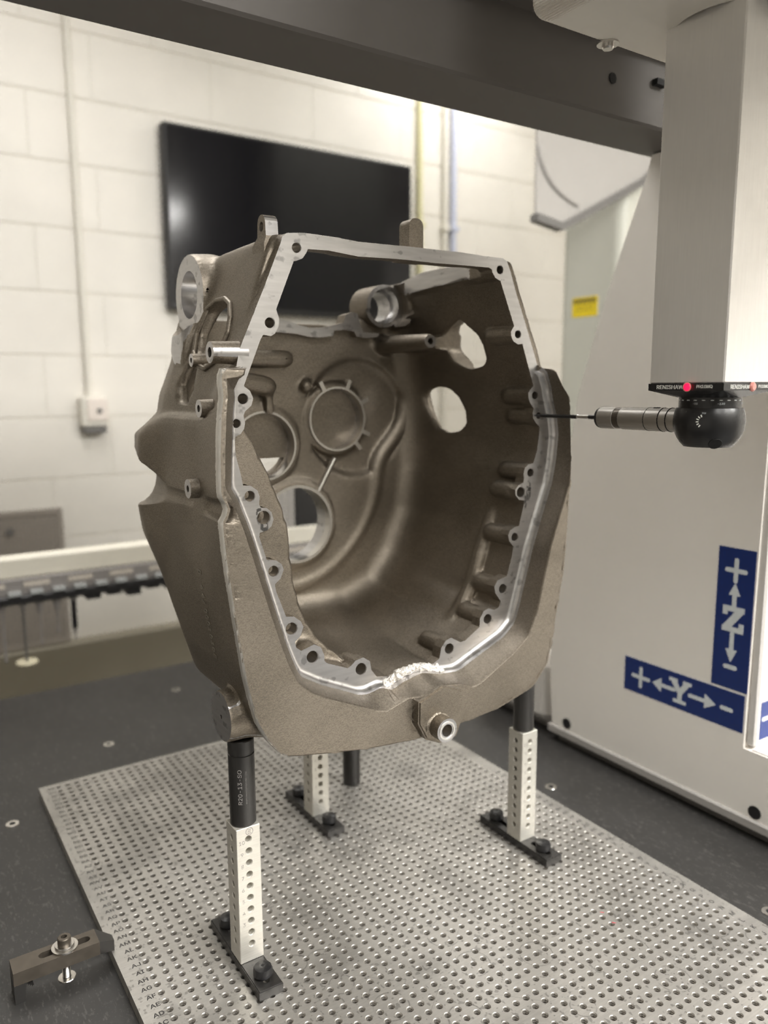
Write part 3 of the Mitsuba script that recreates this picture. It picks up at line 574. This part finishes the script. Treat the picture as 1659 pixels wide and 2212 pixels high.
put('threaded_stud', lathe(th+[(0, CZ1*P)], 24, 'z', (cu, cvv, 0)), 'mat_steel', t, False)

D = {"Mo":[[10.9,56.57],[10.86,56.47],[10.78,56.21],[9.46,53.18],[8.55,51.23],[7.33,48.59],[7.09,47.42],[6.49,47.28],[6.36,46.52],[6.43,45.46],[6.28,44.3],[6.06,41.34],[5.97,38.97],[6.37,38.34],[7.27,35.92],[8.11,33.12],[8.91,30.33],[10.09,26.45],[10.72,24.8],[11.1,24.08],[12.83,23.03],[16.33,21.41],[17.2,21.28],[18.5,21.55],[19.61,21.1],[20.8,21.58],[22.64,21.94],[24.64,21.44],[26.39,21.31],[26.97,21.43],[31.96,23.49],[33.24,24.59],[33.73,25.94],[35.31,31.38],[36.34,34.17],[37.53,37.26],[37.94,39.23],[38.18,41.72],[37.89,43.31],[37.36,44.8],[37.02,46.15],[36.5,47.37],[35.97,47.72],[34.74,50.58],[33.2,53.92],[32.45,55.78],[32.05,56.56],[31.62,56.79],[29.71,56.78],[27.26,56.87],[21.52,56.84],[17.13,56.77],[15.4,56.9],[12.61,56.96],[11.24,56.82]],"Mi":[[12.82,55.98],[12.66,55.67],[12.37,55.29],[11.89,55.09],[11.65,55.04],[10.16,51.59],[10.38,50.96],[10.33,50.43],[10.02,49.89],[9.69,49.7],[9.09,49.77],[8.88,49.45],[7.5,46.21],[7.53,46.13],[7.93,45.85],[8.18,45.31],[8.02,44.79],[7.51,44.37],[7.39,44.08],[7.5,43.55],[7.39,43.13],[7.13,42.79],[6.74,42.62],[6.66,42.4],[6.69,41.31],[7.03,39.93],[7.18,39.08],[7.76,39.04],[8.29,38.66],[8.46,38.17],[8.38,37.61],[8.54,37.34],[8.98,37.3],[9.37,36.96],[9.52,36.39],[9.34,35.9],[8.99,35.62],[8.37,35.5],[8.33,35.19],[8.87,33.41],[9.62,33.28],[10.09,32.92],[10.25,32.47],[9.96,31.81],[9.49,31.45],[9.55,30.94],[10.35,28.79],[11.01,28.68],[11.58,28.23],[11.81,27.74],[11.55,27.06],[11.04,26.64],[11.15,26.17],[11.58,25.83],[12.01,25.95],[12.71,26.14],[13.31,25.8],[13.59,25.13],[13.62,24.59],[13.87,24.35],[15.74,23.57],[16.09,23.7],[16.48,24.05],[17.23,24.18],[17.88,23.73],[18.03,22.92],[18.52,22.27],[19.64,22.04],[20.78,22.35],[22.64,22.57],[24.38,22.17],[25.09,22.49],[25.29,23.43],[25.77,24.01],[26.36,24.18],[26.83,23.92],[27.44,23.57],[27.95,23.61],[29.65,24.6],[29.69,25.37],[30.12,25.99],[30.67,26.17],[31.4,25.9],[31.9,26.06],[32.14,26.59],[31.47,27.48],[31.34,28.1],[31.72,28.65],[32.48,28.78],[32.84,28.89],[33.42,30.73],[33.57,31.58],[33.04,32.12],[32.89,32.67],[33.1,33.1],[33.69,33.38],[34.2,33.42],[34.77,35.46],[34.76,35.74],[34.16,35.83],[33.72,36.27],[33.64,36.81],[34.03,37.2],[34.6,37.38],[34.7,37.75],[34.63,38.22],[34.78,38.74],[35.2,39.04],[35.81,39.11],[36.24,40.22],[36.47,41.91],[36.45,42.44],[36.03,42.77],[35.64,43.24],[35.58,43.7],[35.69,44.14],[35.28,44.54],[35.01,45.02],[34.99,45.55],[35.57,46.15],[34.12,49.82],[33.6,49.75],[33.04,50.01],[32.76,50.46],[32.75,50.84],[33.09,51.32],[31.41,55.02],[30.82,55.24],[30.5,55.63],[30.42,55.89],[30.13,56.02],[27.27,55.99],[24.14,55.93],[21.52,55.95],[20.03,55.92],[17.12,55.82],[14.53,56.03]],"H":[[11.9,55.99,0.35],[9.64,50.63,0.37],[7.39,45.27,0.38],[6.83,43.54,0.32],[7.68,38.27,0.39],[8.74,36.6,0.5],[9.41,32.46,0.41],[10.79,27.76,0.47],[12.55,25.15,0.48],[17.02,23.23,0.49],[26.19,23.21,0.46],[30.6,25.18,0.44],[32.36,27.75,0.43],[33.71,32.43,0.37],[34.33,36.54,0.46],[35.49,38.25,0.37],[36.36,43.45,0.3],[35.81,45.28,0.35],[33.57,50.62,0.34],[31.33,55.94,0.35]],"Bo":[[4.69,47.32],[4.55,46.57],[4.68,45.49],[4.5,44.4],[4.31,41.62],[4.25,38.82],[4.51,38.39],[4.69,37.87],[4.52,37.38],[4.29,37.1],[4.35,35.94],[4.51,34.18],[4.85,31.43],[5.7,25.27],[6.47,22.06],[7.3,20.49],[8.17,19.38],[8.79,18.94],[9.92,18.64],[11.22,18.41],[15.01,17.74],[20.63,17.14],[25.03,17.36],[29.61,17.69],[33.57,18.71],[34.22,19.16],[35.65,20.81],[35.99,22.27],[36.65,25.71],[37.35,29.14],[37.54,31.16],[37.76,35.41],[37.96,38.97],[37.72,43.14],[37.57,44.42],[37.33,45.28],[34.22,47.67]],"Bi":[[5.21,46.58],[5.27,45.48],[5.13,44.38],[4.93,41.59],[4.84,39.34],[5.22,38.74],[6.07,36.45],[6.86,33.81],[7.62,31.16],[8.74,27.49],[9.33,25.86],[10.04,24.41],[11.14,23.46],[12.66,22.63],[17.12,20.63],[17.76,20.52],[18.85,20.87],[19.97,21.15],[21.09,20.97],[23.28,21.45],[25.22,21.13],[26.62,20.59],[27.35,20.66],[31.23,22.69],[32.88,23.85],[33.98,25.95],[34.65,28.7],[35.36,31.42],[36.18,34.26],[36.86,37.43],[37.41,39.13],[37.56,39.64],[37.49,41.87],[36.81,45.24],[34.3,47.12]],"Sh":[[8.31,43.25],[9.51,40.95],[10.59,38.58],[11.59,35.96],[11.95,32.82],[12.09,31.0],[12.54,29.08],[13.11,27.59],[14.09,26.01],[15.11,24.88],[16.78,23.22]],"pad":[[20.23,20.85],[22.63,21.77],[24.89,20.87],[24.92,18.6],[24.15,16.93],[22.43,16.76],[20.99,17.43],[20.19,18.95]],"win1":[[39.83,51.2],[36.91,52.39],[35.32,50.82],[35.22,48.7],[35.73,48.07],[37.39,47.76],[39.31,48.47],[40.18,49.89]],"win2":[[44.42,45.03],[43.7,45.8],[42.36,46.13],[40.98,45.89],[39.84,44.96],[39.08,43.59],[39.14,42.43],[40.01,41.6],[41.3,41.45],[42.63,41.97],[43.67,43.0],[44.33,44.2]],"lw1":[[39.05,52.15],[37.63,52.58],[35.95,52.6],[34.75,52.14],[33.9,51.1],[33.55,50.12],[33.88,49.22],[34.41,48.21],[35.9,47.74],[37.97,48.15],[39.25,49.11],[39.81,50.43]],"lw2":[[40.47,47.86],[39.18,48.34],[38.26,47.44],[37.71,45.81],[38.51,44.73],[40.17,44.96],[41.19,46.37]],"rim":[[17.3,52.4],[17.95,52.36],[19.0,52.24],[19.97,51.93],[21.2,51.72],[22.72,51.83],[23.86,52.09],[24.91,52.35],[25.18,53.12],[25.88,53.41],[26.57,53.27],[26.83,52.3],[27.2,51.5],[29.13,51.47],[28.85,51.1],[27.47,50.97],[26.38,51.07],[26.12,51.55],[25.06,51.65],[23.85,51.56],[23.74,51.03],[22.19,50.85],[21.19,50.86],[19.71,51.11],[18.02,51.18],[17.3,51.2]]}

# ---------------------------------------------------------------- the gearbox casting
VB, VF, CV = 27.0, 29.8, 46.3            # planes of the cast front face, of the machined flange face and of the rear wall
poly = {k: sg.Polygon(v).buffer(0) for k, v in D.items() if k in ('Mo', 'Mi', 'Bo', 'Bi')}
Mo, Mi, Bo = poly['Mo'].buffer(0.15).buffer(-0.15), poly['Mi'].buffer(0.06, 6).buffer(-0.12, 6).buffer(0.06, 6), poly['Bo']
Bi = unary_union([poly['Bi'], Mo]).buffer(0.02)
RS = [(33.5, 57.0), (37.0, 49.4), (38.2, 46.4), (38.6, 43.5), (38.4, 36), (37.4, 27), (36.2, 22), (34, 20.0)]
S1 = [(12, 19.2), (8.6, 20.2), (7.0, 22.0), (6.1, 25.0), (5.45, 30), (5.15, 34), (5.05, 37), (5.05, 43.5), (5.3, 43.95), (6.1, 44.1), (6.3, 45.4), (10.1, 56.4), (10.6, 57.0)]+RS
S2 = S1
S3 = [(10.0, 19), (8.0, 21.1), (6.2, 27.1), (5.5, 29.8), (4.15, 33.8), (3.65, 36.6), (3.9, 42.2), (4.6, 43), (6.0, 44.0), (6.3, 45.6), (7.4, 48.4), (8.4, 51.5), (10.0, 56.0), (10.7, 56.3), (32.4, 56.35), (35.6, 49.2), (37.0, 45.5), (37.2, 36), (35.6, 26), (32, 20.5), (29, 18.9)]
S4 = [(11.3, 19), (8.9, 21.1), (7.2, 26.5), (6.3, 29.5), (4.9, 33.3), (4.5, 36.3), (4.6, 42.2), (5.6, 43), (6.7, 44.0), (7.0, 45.6), (8.2, 48.4), (8.9, 51.5), (10.6, 56.1), (11.1, 56.3), (31.6, 56.3), (34.9, 48.5), (36.4, 44), (36.2, 34), (34.6, 26), (31.6, 20.9), (28.5, 19)]
P1, P3, P4 = (sg.Polygon(s).buffer(-0.12, 6).buffer(0.12, 6) for s in (S1, S3, S4))
body = loft([(star(P1), 30.6), (star(P1), 40.9), (star(P3), 44.0), (star(P4), 47.2), (star(P4.buffer(-0.2)), 48.3)])
wide = unary_union([Bo, Mo.buffer(0.55).intersection(sg.box(25, 30, 50, 47.6))]).buffer(0.05)
body += loft([(star(Bo), VB), (star(wide), VB+1.4), (star(wide), 30.9)])-bx(-5, 30, VB+0.7, 40, 0, 60)
low = P1.intersection(sg.box(-5, 0, 60, 47.4))
body += ext(Bo, VB, VB+0.7) + loft([(star(Bo.buffer(-0.10), c=(21.5, 34)), VB+0.4), (star(low, c=(21.5, 34)), 33.0)])
body += ext(Mo.buffer(0.14, 8), 29.2, 31.3)
outer = body
# bosses, stubs and lugs on the outside
body += cyl_u(8.3, 11.0, 43.2, 53.8, 3.3, 3.5, 64) + M.batch_hull([cyl_u(8.4, 10.0, 43.2, 52.3, 2.7), cyl_u(7.1, 9.5, 42.5, 49.0, 1.6)])
body += cyl_u(5.15, 8.0, 31.36, 21.38, 2.0) + cyl_u(6.4, 9.5, 31.36, 21.6, 1.95, 2.8) + cyl_u(34.0, 38.9, 31.6, 21.38, 2.0)
STUBS = [(5.35, 30.60, 48.5, 0.74, 0.36), (4.75, 31.6, 44.6, 0.62, 0.26), (4.30, 33.3, 38.7, 0.70, 0.26), (6.55, 37.7, 48.2, 0.50, 0.20)]
body += cyl_v(47.6, 50.2, 22.2, 52.55, 1.15) + cyl_v(47.6, 50.2, 26.4, 52.7, 1.6) + bx(18.3, 19.4, 47.6, 49.0, 50, 53.4)
body += cyl_v(25.95, 27.2, 22.18, 18.42, 1.36)
# groove along the left side, widening to the rear; openings in the left side
body -= M.batch_hull([ball(4.50, 26, 37.75, 0.66), ball(4.35, 41, 37.6, 0.95)]) + M.batch_hull([ball(4.35, 41, 37.6, 0.95), ball(3.7, 45, 38.3, 2.0), ball(4.0, 49, 38.3, 2.7)])
lw1 = sg.Polygon(D['lw1'])
body -= prism_u([tuple(q) for q in np.array(lw1.exterior.coords)[:-1]], 0, 13) + prism_u(D['lw2'], 0, 9.5)
# the cavity
C1 = Mi.buffer(7).buffer(-7).buffer(0.06)
C2 = sg.Polygon([(10, 24.5), (15, 23.2), (25, 23.2), (29.2, 25), (31.8, 28.5), (33.8, 33), (34.6, 38), (34.6, 44.5), (33.6, 50), (31, 55.2), (11, 55.2), (9.2, 51), (7.8, 47), (6.8, 43.5), (6.5, 38), (7, 32), (8, 28)]).buffer(-1.0).buffer(1.0)
cav = loft([(star(C1), 30.85), (star(C1), 32.5), (star(C2), 42.5), (star(C2.buffer(-0.30)), 44.4), (star(C2.buffer(-0.95)), 45.6), (star(C2.buffer(-2.1)), CV)])
body -= ext(Mi, 27, 31.0) + cav
thick = loft([(star(C1.buffer(0.45)), 29.5), (star(C1.buffer(0.45)), 32.5), (star(C2.buffer(0.45)), 43.5), (star(C2), CV+0.3)])
body += ext([(4, 44)]+[tuple(q) for q in D['Sh']]+[(16.78, 20), (4, 20)], 31.6, 34.4) ^ outer
ridge = [(35.74, 35.27), (34.4, 33.2), (33.2, 30.6), (32.2, 27.6), (30.8, 25.2), (28.9, 22.9), (25.6, 21.0)]
body += M.batch_boolean([cap((ridge[i][0], 33.9, ridge[i][1]), (ridge[i+1][0], 33.9, ridge[i+1][1]), 0.80, 16) for i in range(len(ridge)-1)], m3.OpType.Add) ^ outer
for u, z, r in D['H']:
    if u < 12.6 and 25.4 < z < 45.0: continue
    L = 33.1 if u > 20 else 32.2
    body += (cyl_v(30.6, L, u, z, 0.84, 0.88) + ball(u, L, z, 0.84)) ^ outer
# open top and rear wall
body -= bx(11.0, 30.6, 31.75, 52, 52.15, 62)
body += (bx(27.0, 31.2, 46.3, 48.0, 50.5, 53.0) ^ outer) + M.batch_hull([bx(30.7, 31.6, 45.2, 48.0, 52, 55.6), bx(30.9, 31.6, 43.0, 48.0, 52, 56.2)])
body -= cyl_v(CV-0.5, CV+0.60, 27.0, 43.0, 6.2, 5.7)
body += cyl_v(CV-0.1, 48, 24.5, 42.95, 3.75, 3.6) + cyl_v(CV-0.25, 48, 16.4, 40.6, 3.9, 3.7) + cyl_v(CV-0.35, 48, 19.6, 32.75, 4.5, 4.25)
body += cap((12.2, 45.8, 48.75), (18.8, 45.8, 48.75), 0.85) + cap((12.2, 45.0, 46.9), (16.6, 45.4, 46.2), 0.95) + bx(16.5, 17.25, 45.4, 46.6, 43.4, 46.0) + cyl_v(45.4, 46.6, 21.0, 46.2, 0.6)
body += cyl_v(37.7, 46.4, 30.1, 50.35, 0.70, 0.98) + M.batch_hull([cyl_v(38.6, 46.4, 30.1, 50.35, 0.3), bx(33.6, 34.5, 40.5, 46.4, 49.6, 51.2)])
body += ball(33.9, 42.4, 43.2, 0.95) ^ outer
q = np.array([(12, 28.0), (15, 26.6), (19, 26.2), (23, 27.3), (26, 29.6), (28, 32.3), (29.2, 35.4), (29.7, 38.2), (31.2, 40.2), (32.6, 42.0), (33.2, 44.5)]); k = np.linspace(0, len(q)-1, 31)
from scipy.interpolate import CubicSpline
arcr = CubicSpline(np.arange(len(q)), q)(k)                        # soft ledge around the bores
body += M.batch_boolean([cap((arcr[i][0], CV+0.75, arcr[i][1]), (arcr[i+1][0], CV+0.75, arcr[i+1][1]), 1.05, 12) for i in range(len(arcr)-1)], m3.OpType.Add)
def grown(k, d): return [tuple(q) for q in np.array(sg.Polygon(D[k]).buffer(d, 6).exterior.coords)[:-1]]
body -= prism_u(D['win1'], 32.2, 42) + prism_u(D['win2'], 30, 42) + ((prism_u(grown('win1', 0.9), 30, 42) + prism_u(grown('win2', 1.5), 30, 42)) - thick)

# the raw casting comes out of the sand with rounded corners
raw = tri(body.refine_to_length(0.38)); trimesh.smoothing.filter_laplacian(raw, 0.5, 5, volume_constraint=False)
body = M(m3.Mesh(np.array(raw.vertices, np.float32), np.array(raw.faces, np.uint32)))
# crisp features after that: flange rim, edge of the front face, lugs, rear rim
body += ext(Mo.buffer(0.05, 8), 29.2, 30.9)-ext(Mi, 29, 31)
body += loft([(star(Bo.buffer(-0.14)), VB), (star(Bo), VB+0.2), (star(Bo), VB+0.55)])-ext(Bo.buffer(-0.3), VB-1, VB+1)
body += ext(sg.Polygon(D['pad']).buffer(-0.12, 5).buffer(0.12, 5), VB-0.78, VB+0.3) + ext(sg.Polygon(D['pad']).buffer(-0.15), VB-0.90, VB-0.7)
body += cyl_v(44.8, 48.4, 29.55, 54.15, 2.08) + ext(sg.Polygon(D['rim']).buffer(0), 45.1, 46.8) + cyl_v(24.7, 27.0, 22.18, 18.42, 1.0)
body += M.batch_hull([bx(10.15, 11.15, 31.1, 32.7, 55.8, 56.1), cyl_u(10.15, 11.15, 31.9, 57.78, 0.66)]) + M.batch_hull([bx(9.9, 11.6, 31.0, 33.0, 55.6, 56.3), bx(10.15, 11.15, 31.1, 32.7, 56.6, 56.9)])
body += M.batch_hull([bx(22.75, 24.15, 31.1, 32.5, 56.2, 56.4)]+[M.cylinder(1.4, 0.62, 0.62, 24).translate([a, 58.9, -32.5]) for a in (23.37, 23.53)]) + M.batch_hull([bx(22.3, 24.7, 31.0, 32.9, 56.2, 56.5), bx(22.75, 24.15, 31.1, 32.5, 57.2, 57.3)])
# machining: flange face inside a recess with a milled cove, faces, bores and holes
sec = [(star(Bi.buffer(0.16)), VB-0.6), (star(Bi.buffer(0.16)), VB-0.02), (star(Bi), VB+0.16), (star(Mo), VF-0.75)]
for a in np.linspace(0, 1, 7)[1:]:
    sec.append((star(Mo.buffer(-0.62*(1-math.cos(a*PI/2)))), VF-0.75+0.75*math.sin(a*PI/2)))
sec[-1] = (sec[-1][0], VF)
above = sg.box(-2, 47.55, 50, 70).difference(sg.Polygon([(4, 46), (7.0, 47.55), (35.4, 47.8), (42, 46)]))
body -= loft(sec) + (ext(sg.box(4, 47.5, 36.0, 57.3), 26, VF) - ext(Bo.buffer(0.01), 25, VF+1)) + ext(Mi.buffer(-0.01), 26.5, 29.85)
for u0, v, z, r, h in STUBS: body += cyl_u(u0-0.3, u0+2.6, v, z, r, r*1.15)
q = [(np.interp(b, [44.6, 56.4], [6.0, 10.1])-0.05, a, b) for a, b in np.array(lw1.buffer(0.25, 6).exterior.coords)]
body += M.batch_boolean([cap(q[i], q[i+1], 0.20, 10) for i in range(len(q)-1)], m3.OpType.Add)
body -= bx(35.7, 37.35, VB+0.35, VB+2.3, 39.5, 41.9)
body -= cyl_u(3, 8.6, 43.2, 53.8, 3.6, n=64) - bx(2, 9, 38, 48, 45, 50.4)
body -= cyl_u(4, 5.45, 31.36, 21.35, 2.3)
for u0, v, z, r, h in STUBS: body -= cyl_u(u0-1, u0, v, z, r+0.3) + cyl_u(u0-1, u0+1.6, v, z, h, n=24)
body -= cyl_v(23, 24.9, 22.18, 18.42, 1.3) + bx(17.2, 29.3, 44.0, 45.3, 50.6, 53.8) + cyl_v(43, 45.0, 29.55, 54.15, 2.4) + cyl_v(36.5, 38.0, 30.1, 50.35, 0.9)
body -= cyl_u(4, 13, 43.2, 53.8, 1.95, n=64) + cyl_v(44, 50, 29.55, 54.15, 1.45) + cyl_v(44, 46.2, 29.55, 54.15, 1.68)
body -= cyl_v(45.5, 47.5, 24.5, 42.95, 3.05, n=64) + cyl_v(45.5, 47.3, 16.4, 40.6, 3.15, n=64) + cyl_v(45, 51, 19.6, 32.75, 3.65, n=64)
body -= cyl_v(45, 51, 16.4, 40.6, 3.0) ^ bx(12, 21, 44, 52, 36, 39.3)
body -= cyl_v(24, 26.6, 22.18, 18.42, 0.51) + cyl_u(5, 7, 31.36, 21.35, 0.16, n=24) + cyl_u(9.5, 12, 31.9, 57.6, 0.34, n=24) + cyl_v(37, 40.5, 30.1, 50.35, 0.30)
for u, z, r in D['H']: body -= cyl_v(29, 31.9, u, z, r, n=28) + cyl_v(29.7, 29.86, u, z, r, r*1.14, n=28)
casting = cast(body)

# the one surface is split by finish: raw casting, machined faces, threaded holes, bare edge
import shapely
tc = casting.triangles_center/P; nn = casting.face_normals
u, v, z = tc.T
def onv(a, b, r, w=0.04): return np.abs(np.hypot(u-a, z-b)-r) < w
thread = np.zeros(len(u), bool)
for a, b, r in D['H']: thread |= (np.hypot(u-a, z-b) < r+0.02) & (v > VF+0.08) & (v < 32)
thread |= (np.hypot(u-22.18, z-18.42) < 0.54) & (v > 24.95) & (v < 26.7)
for u0, v0, z0, r, h in STUBS: thread |= (np.hypot(v-v0, z-z0) < h+0.02) & (u < u0+1.7) & (u > u0+0.02)
thread |= (np.hypot(v-31.36, z-21.35) < 0.18) & (u < 7.1) & (u > 5.47)
thread |= (np.hypot(v-31.9, z-57.6) < 0.36) & (u > 10.2) & (u < 11.3) & (np.abs(nn[:, 0]) < 0.5)
mach = (v > VF-0.78) & (v < VF+0.03) & shapely.contains_xy(Mo.buffer(0.05), u, z) & (nn[:, 1] < -0.03)
mach |= (v > VF-0.02) & (v < VF+0.07) & (nn[:, 1] < -0.5)
for c, v0, z0, r in [(8.6, 43.2, 53.4, 4.2), (5.45, 31.36, 21.35, 2.2)]+[q[:4] for q in STUBS]: mach |= (nn[:, 0] < -0.995) & (np.abs(u-c) < 0.006) & (np.hypot(v-v0, z-z0) < r+0.1)
mach |= (np.abs(np.hypot(v-43.2, z-53.8)-1.95) < 0.04) & (u > 8.5) & (u < 12)
mach |= (z > 47.3) & (z < 54) & (np.abs(v-42.9) < np.interp(z, [47.3, 49, 52, 54], [0.9, 1.6, 2.7, 3.2])) & (u < np.interp(z, [44.6, 56.4], [6.0, 10.1])-0.12) & (nn[:, 0] < -0.45)
mach |= (nn[:, 1] < -0.995) & ((np.abs(v-24.9) < 0.01) | (np.abs(v-45.3) < 0.01) | (np.abs(v-45.0) < 0.01) | (np.abs(v-38.0) < 0.01))
mach |= (np.hypot(u-29.55, z-54.15) < 1.72) & (v > 44.9) & (v < 48.3)
mach |= (u > 30.3) & (u < 30.8) & (v > 33) & (v < 46) & (z > 52.3) & (nn[:, 0] < -0.8)
for a, b, r in ((24.5, 42.95, 3.05), (16.4, 40.6, 3.15), (19.6, 32.75, 3.65)): mach |= onv(a, b, r) & (v > 45.5) & (v < 51)
mach |= (u > 10.1) & (u < 11.3) & (v > 31.0) & (v < 31.6) & (z > 56.9) & (nn[:, 1] < -0.6)
mach &= ~thread
edge = (v < VB+0.56) & (v > VB-0.05) & (nn[:, 1] > -0.86) & (nn[:, 1] < 0.3) & (nn[:, 0] < -0.3) & (u < 9.0) & ~shapely.contains_xy(Bo.buffer(-0.5), u, z) & ~mach & ~thread
t = thing('gearbox_casting', 'large open aluminium gearbox casting standing on black and silver posts', 'casting')
def sub(mask):
    m = casting.submesh([np.nonzero(mask)[0]], append=True, repair=False); return trimesh.Trimesh(m.vertices, m.faces, process=True)
def pieces(m, least=6):
    g = trimesh.graph.connected_components(m.face_adjacency, nodes=np.arange(len(m.faces)), min_len=least)
    out = [m.submesh([c], append=True, repair=False) for c in g]
    return sorted(out, key=lambda q: -q.area)
put('cast_body', sub(~(mach | thread | edge)), 'mat_cast', t, 35, label='brown-grey raw cast housing')
for i, q in enumerate(pieces(sub(mach))):
    if q.area < 4e-6: continue
    put('flange_face' if i == 0 else 'machined_face', q, 'mat_machined', t, 32, label='bright machined flange with bolt lobes' if i == 0 else None)
for q in pieces(sub(thread)): put('bolt_hole', q, 'mat_thread', t, 32)
if edge.any(): put('trimmed_edge', sub(edge), 'mat_bare_edge', t, 32, label='thin bare bright edge of the front face')
# rings, tabs and rib in the rear wall
def ring_v(v0, v1, u, z, r0, r1): return cast(cyl_v(v0, v1, u, z, r1, n=64)-cyl_v(v0-1, v1+1, u, z, r0, n=64))
put('bore_ring', ring_v(CV-0.35, CV+0.3, 24.5, 42.95, 3.02, 3.22), 'mat_bore', t)
put('bore_ring', ring_v(CV-0.50, CV+0.3, 16.4, 40.6, 3.12, 3.32), 'mat_bore', t)
put('bore_ring', ring_v(CV-0.70, CV+0.3, 19.6, 32.75, 3.62, 3.90), 'mat_bore', t)
for a in (-0.42, -0.86, 1.20, 0.50, 2.05):
    put('retaining_tab', cast(M.cube([1.0, 0.42, 0.6]).translate([3.15, -0.21, 0]).rotate([0, 0, math.degrees(a)]).translate([24.5, 42.95, -(CV+0.25)])), 'mat_bore', t, False)
put('rib', cast(cap((24.1, CV-0.1, 38.9), (22.3, CV-0.1, 35.9), 0.30)), 'mat_bore', t)
# torn edge where a gate was broken off
gp = np.array([(19.3, 21.55), (19.9, 21.75), (20.6, 22.05), (21.4, 22.2), (22.2, 22.35), (23.0, 22.25), (23.8, 22.0), (24.5, 21.8), (25.0, 21.6)])
rg = np.random.default_rng(8)
chunks = [M.batch_hull([ball(gp[i][0], 29.62, gp[i][1], 0.30+0.12*rg.random(), 8), ball(gp[i+1][0], 29.62, gp[i+1][1], 0.30+0.12*rg.random(), 8)]) for i in range(len(gp)-1)]
gate = tri(M.batch_boolean(chunks, m3.OpType.Add).refine_to_length(0.09)); gv = gate.vertices
gate.vertices = gv+gate.vertex_normals*((meshkit.fbm(gv*2.6, 3, 5)-0.5)*0.5+(meshkit.noise(gv*9, 2)-0.5)*0.12)[:, None]
put('broken_gate', cast(gate), 'mat_torn', t, 20, label='torn bright metal where a gate was broken off')
put('boss_lip', cast(cyl_v(24.85, 25.0, 22.18, 18.42, 0.78, n=40)-cyl_v(24, 26, 22.18, 18.42, 0.64, n=40)), 'mat_bare_edge', t)
# cast characters down the left-hand side
tx = [('B', 0.0), ('4', 1.9), ('4', 3.0), ('/', 3.9), ('0', 4.9), ('0', 5.7), ('0', 6.5), ('1', 7.3), ('0', 8.2), ('1', 9.1), ('0', 9.9), ('E', 10.8)]
for s, d in tx:
    z0 = 32.35-d*0.62; v0 = 34.4-d*0.06
    x0 = np.interp(z0, [22, 25, 30, 34, 37], [7.0, 6.1, 5.45, 5.15, 5.05])
    put('cast_character', text(s, 0.50*P, frame((x0*P-0.0003, v0*P, z0*P), (0.09, 0.10, -0.99), (0.009, -0.995, -0.10), (-1, 0, -0.09)), 0.0007), 'mat_cast_text', t, False)
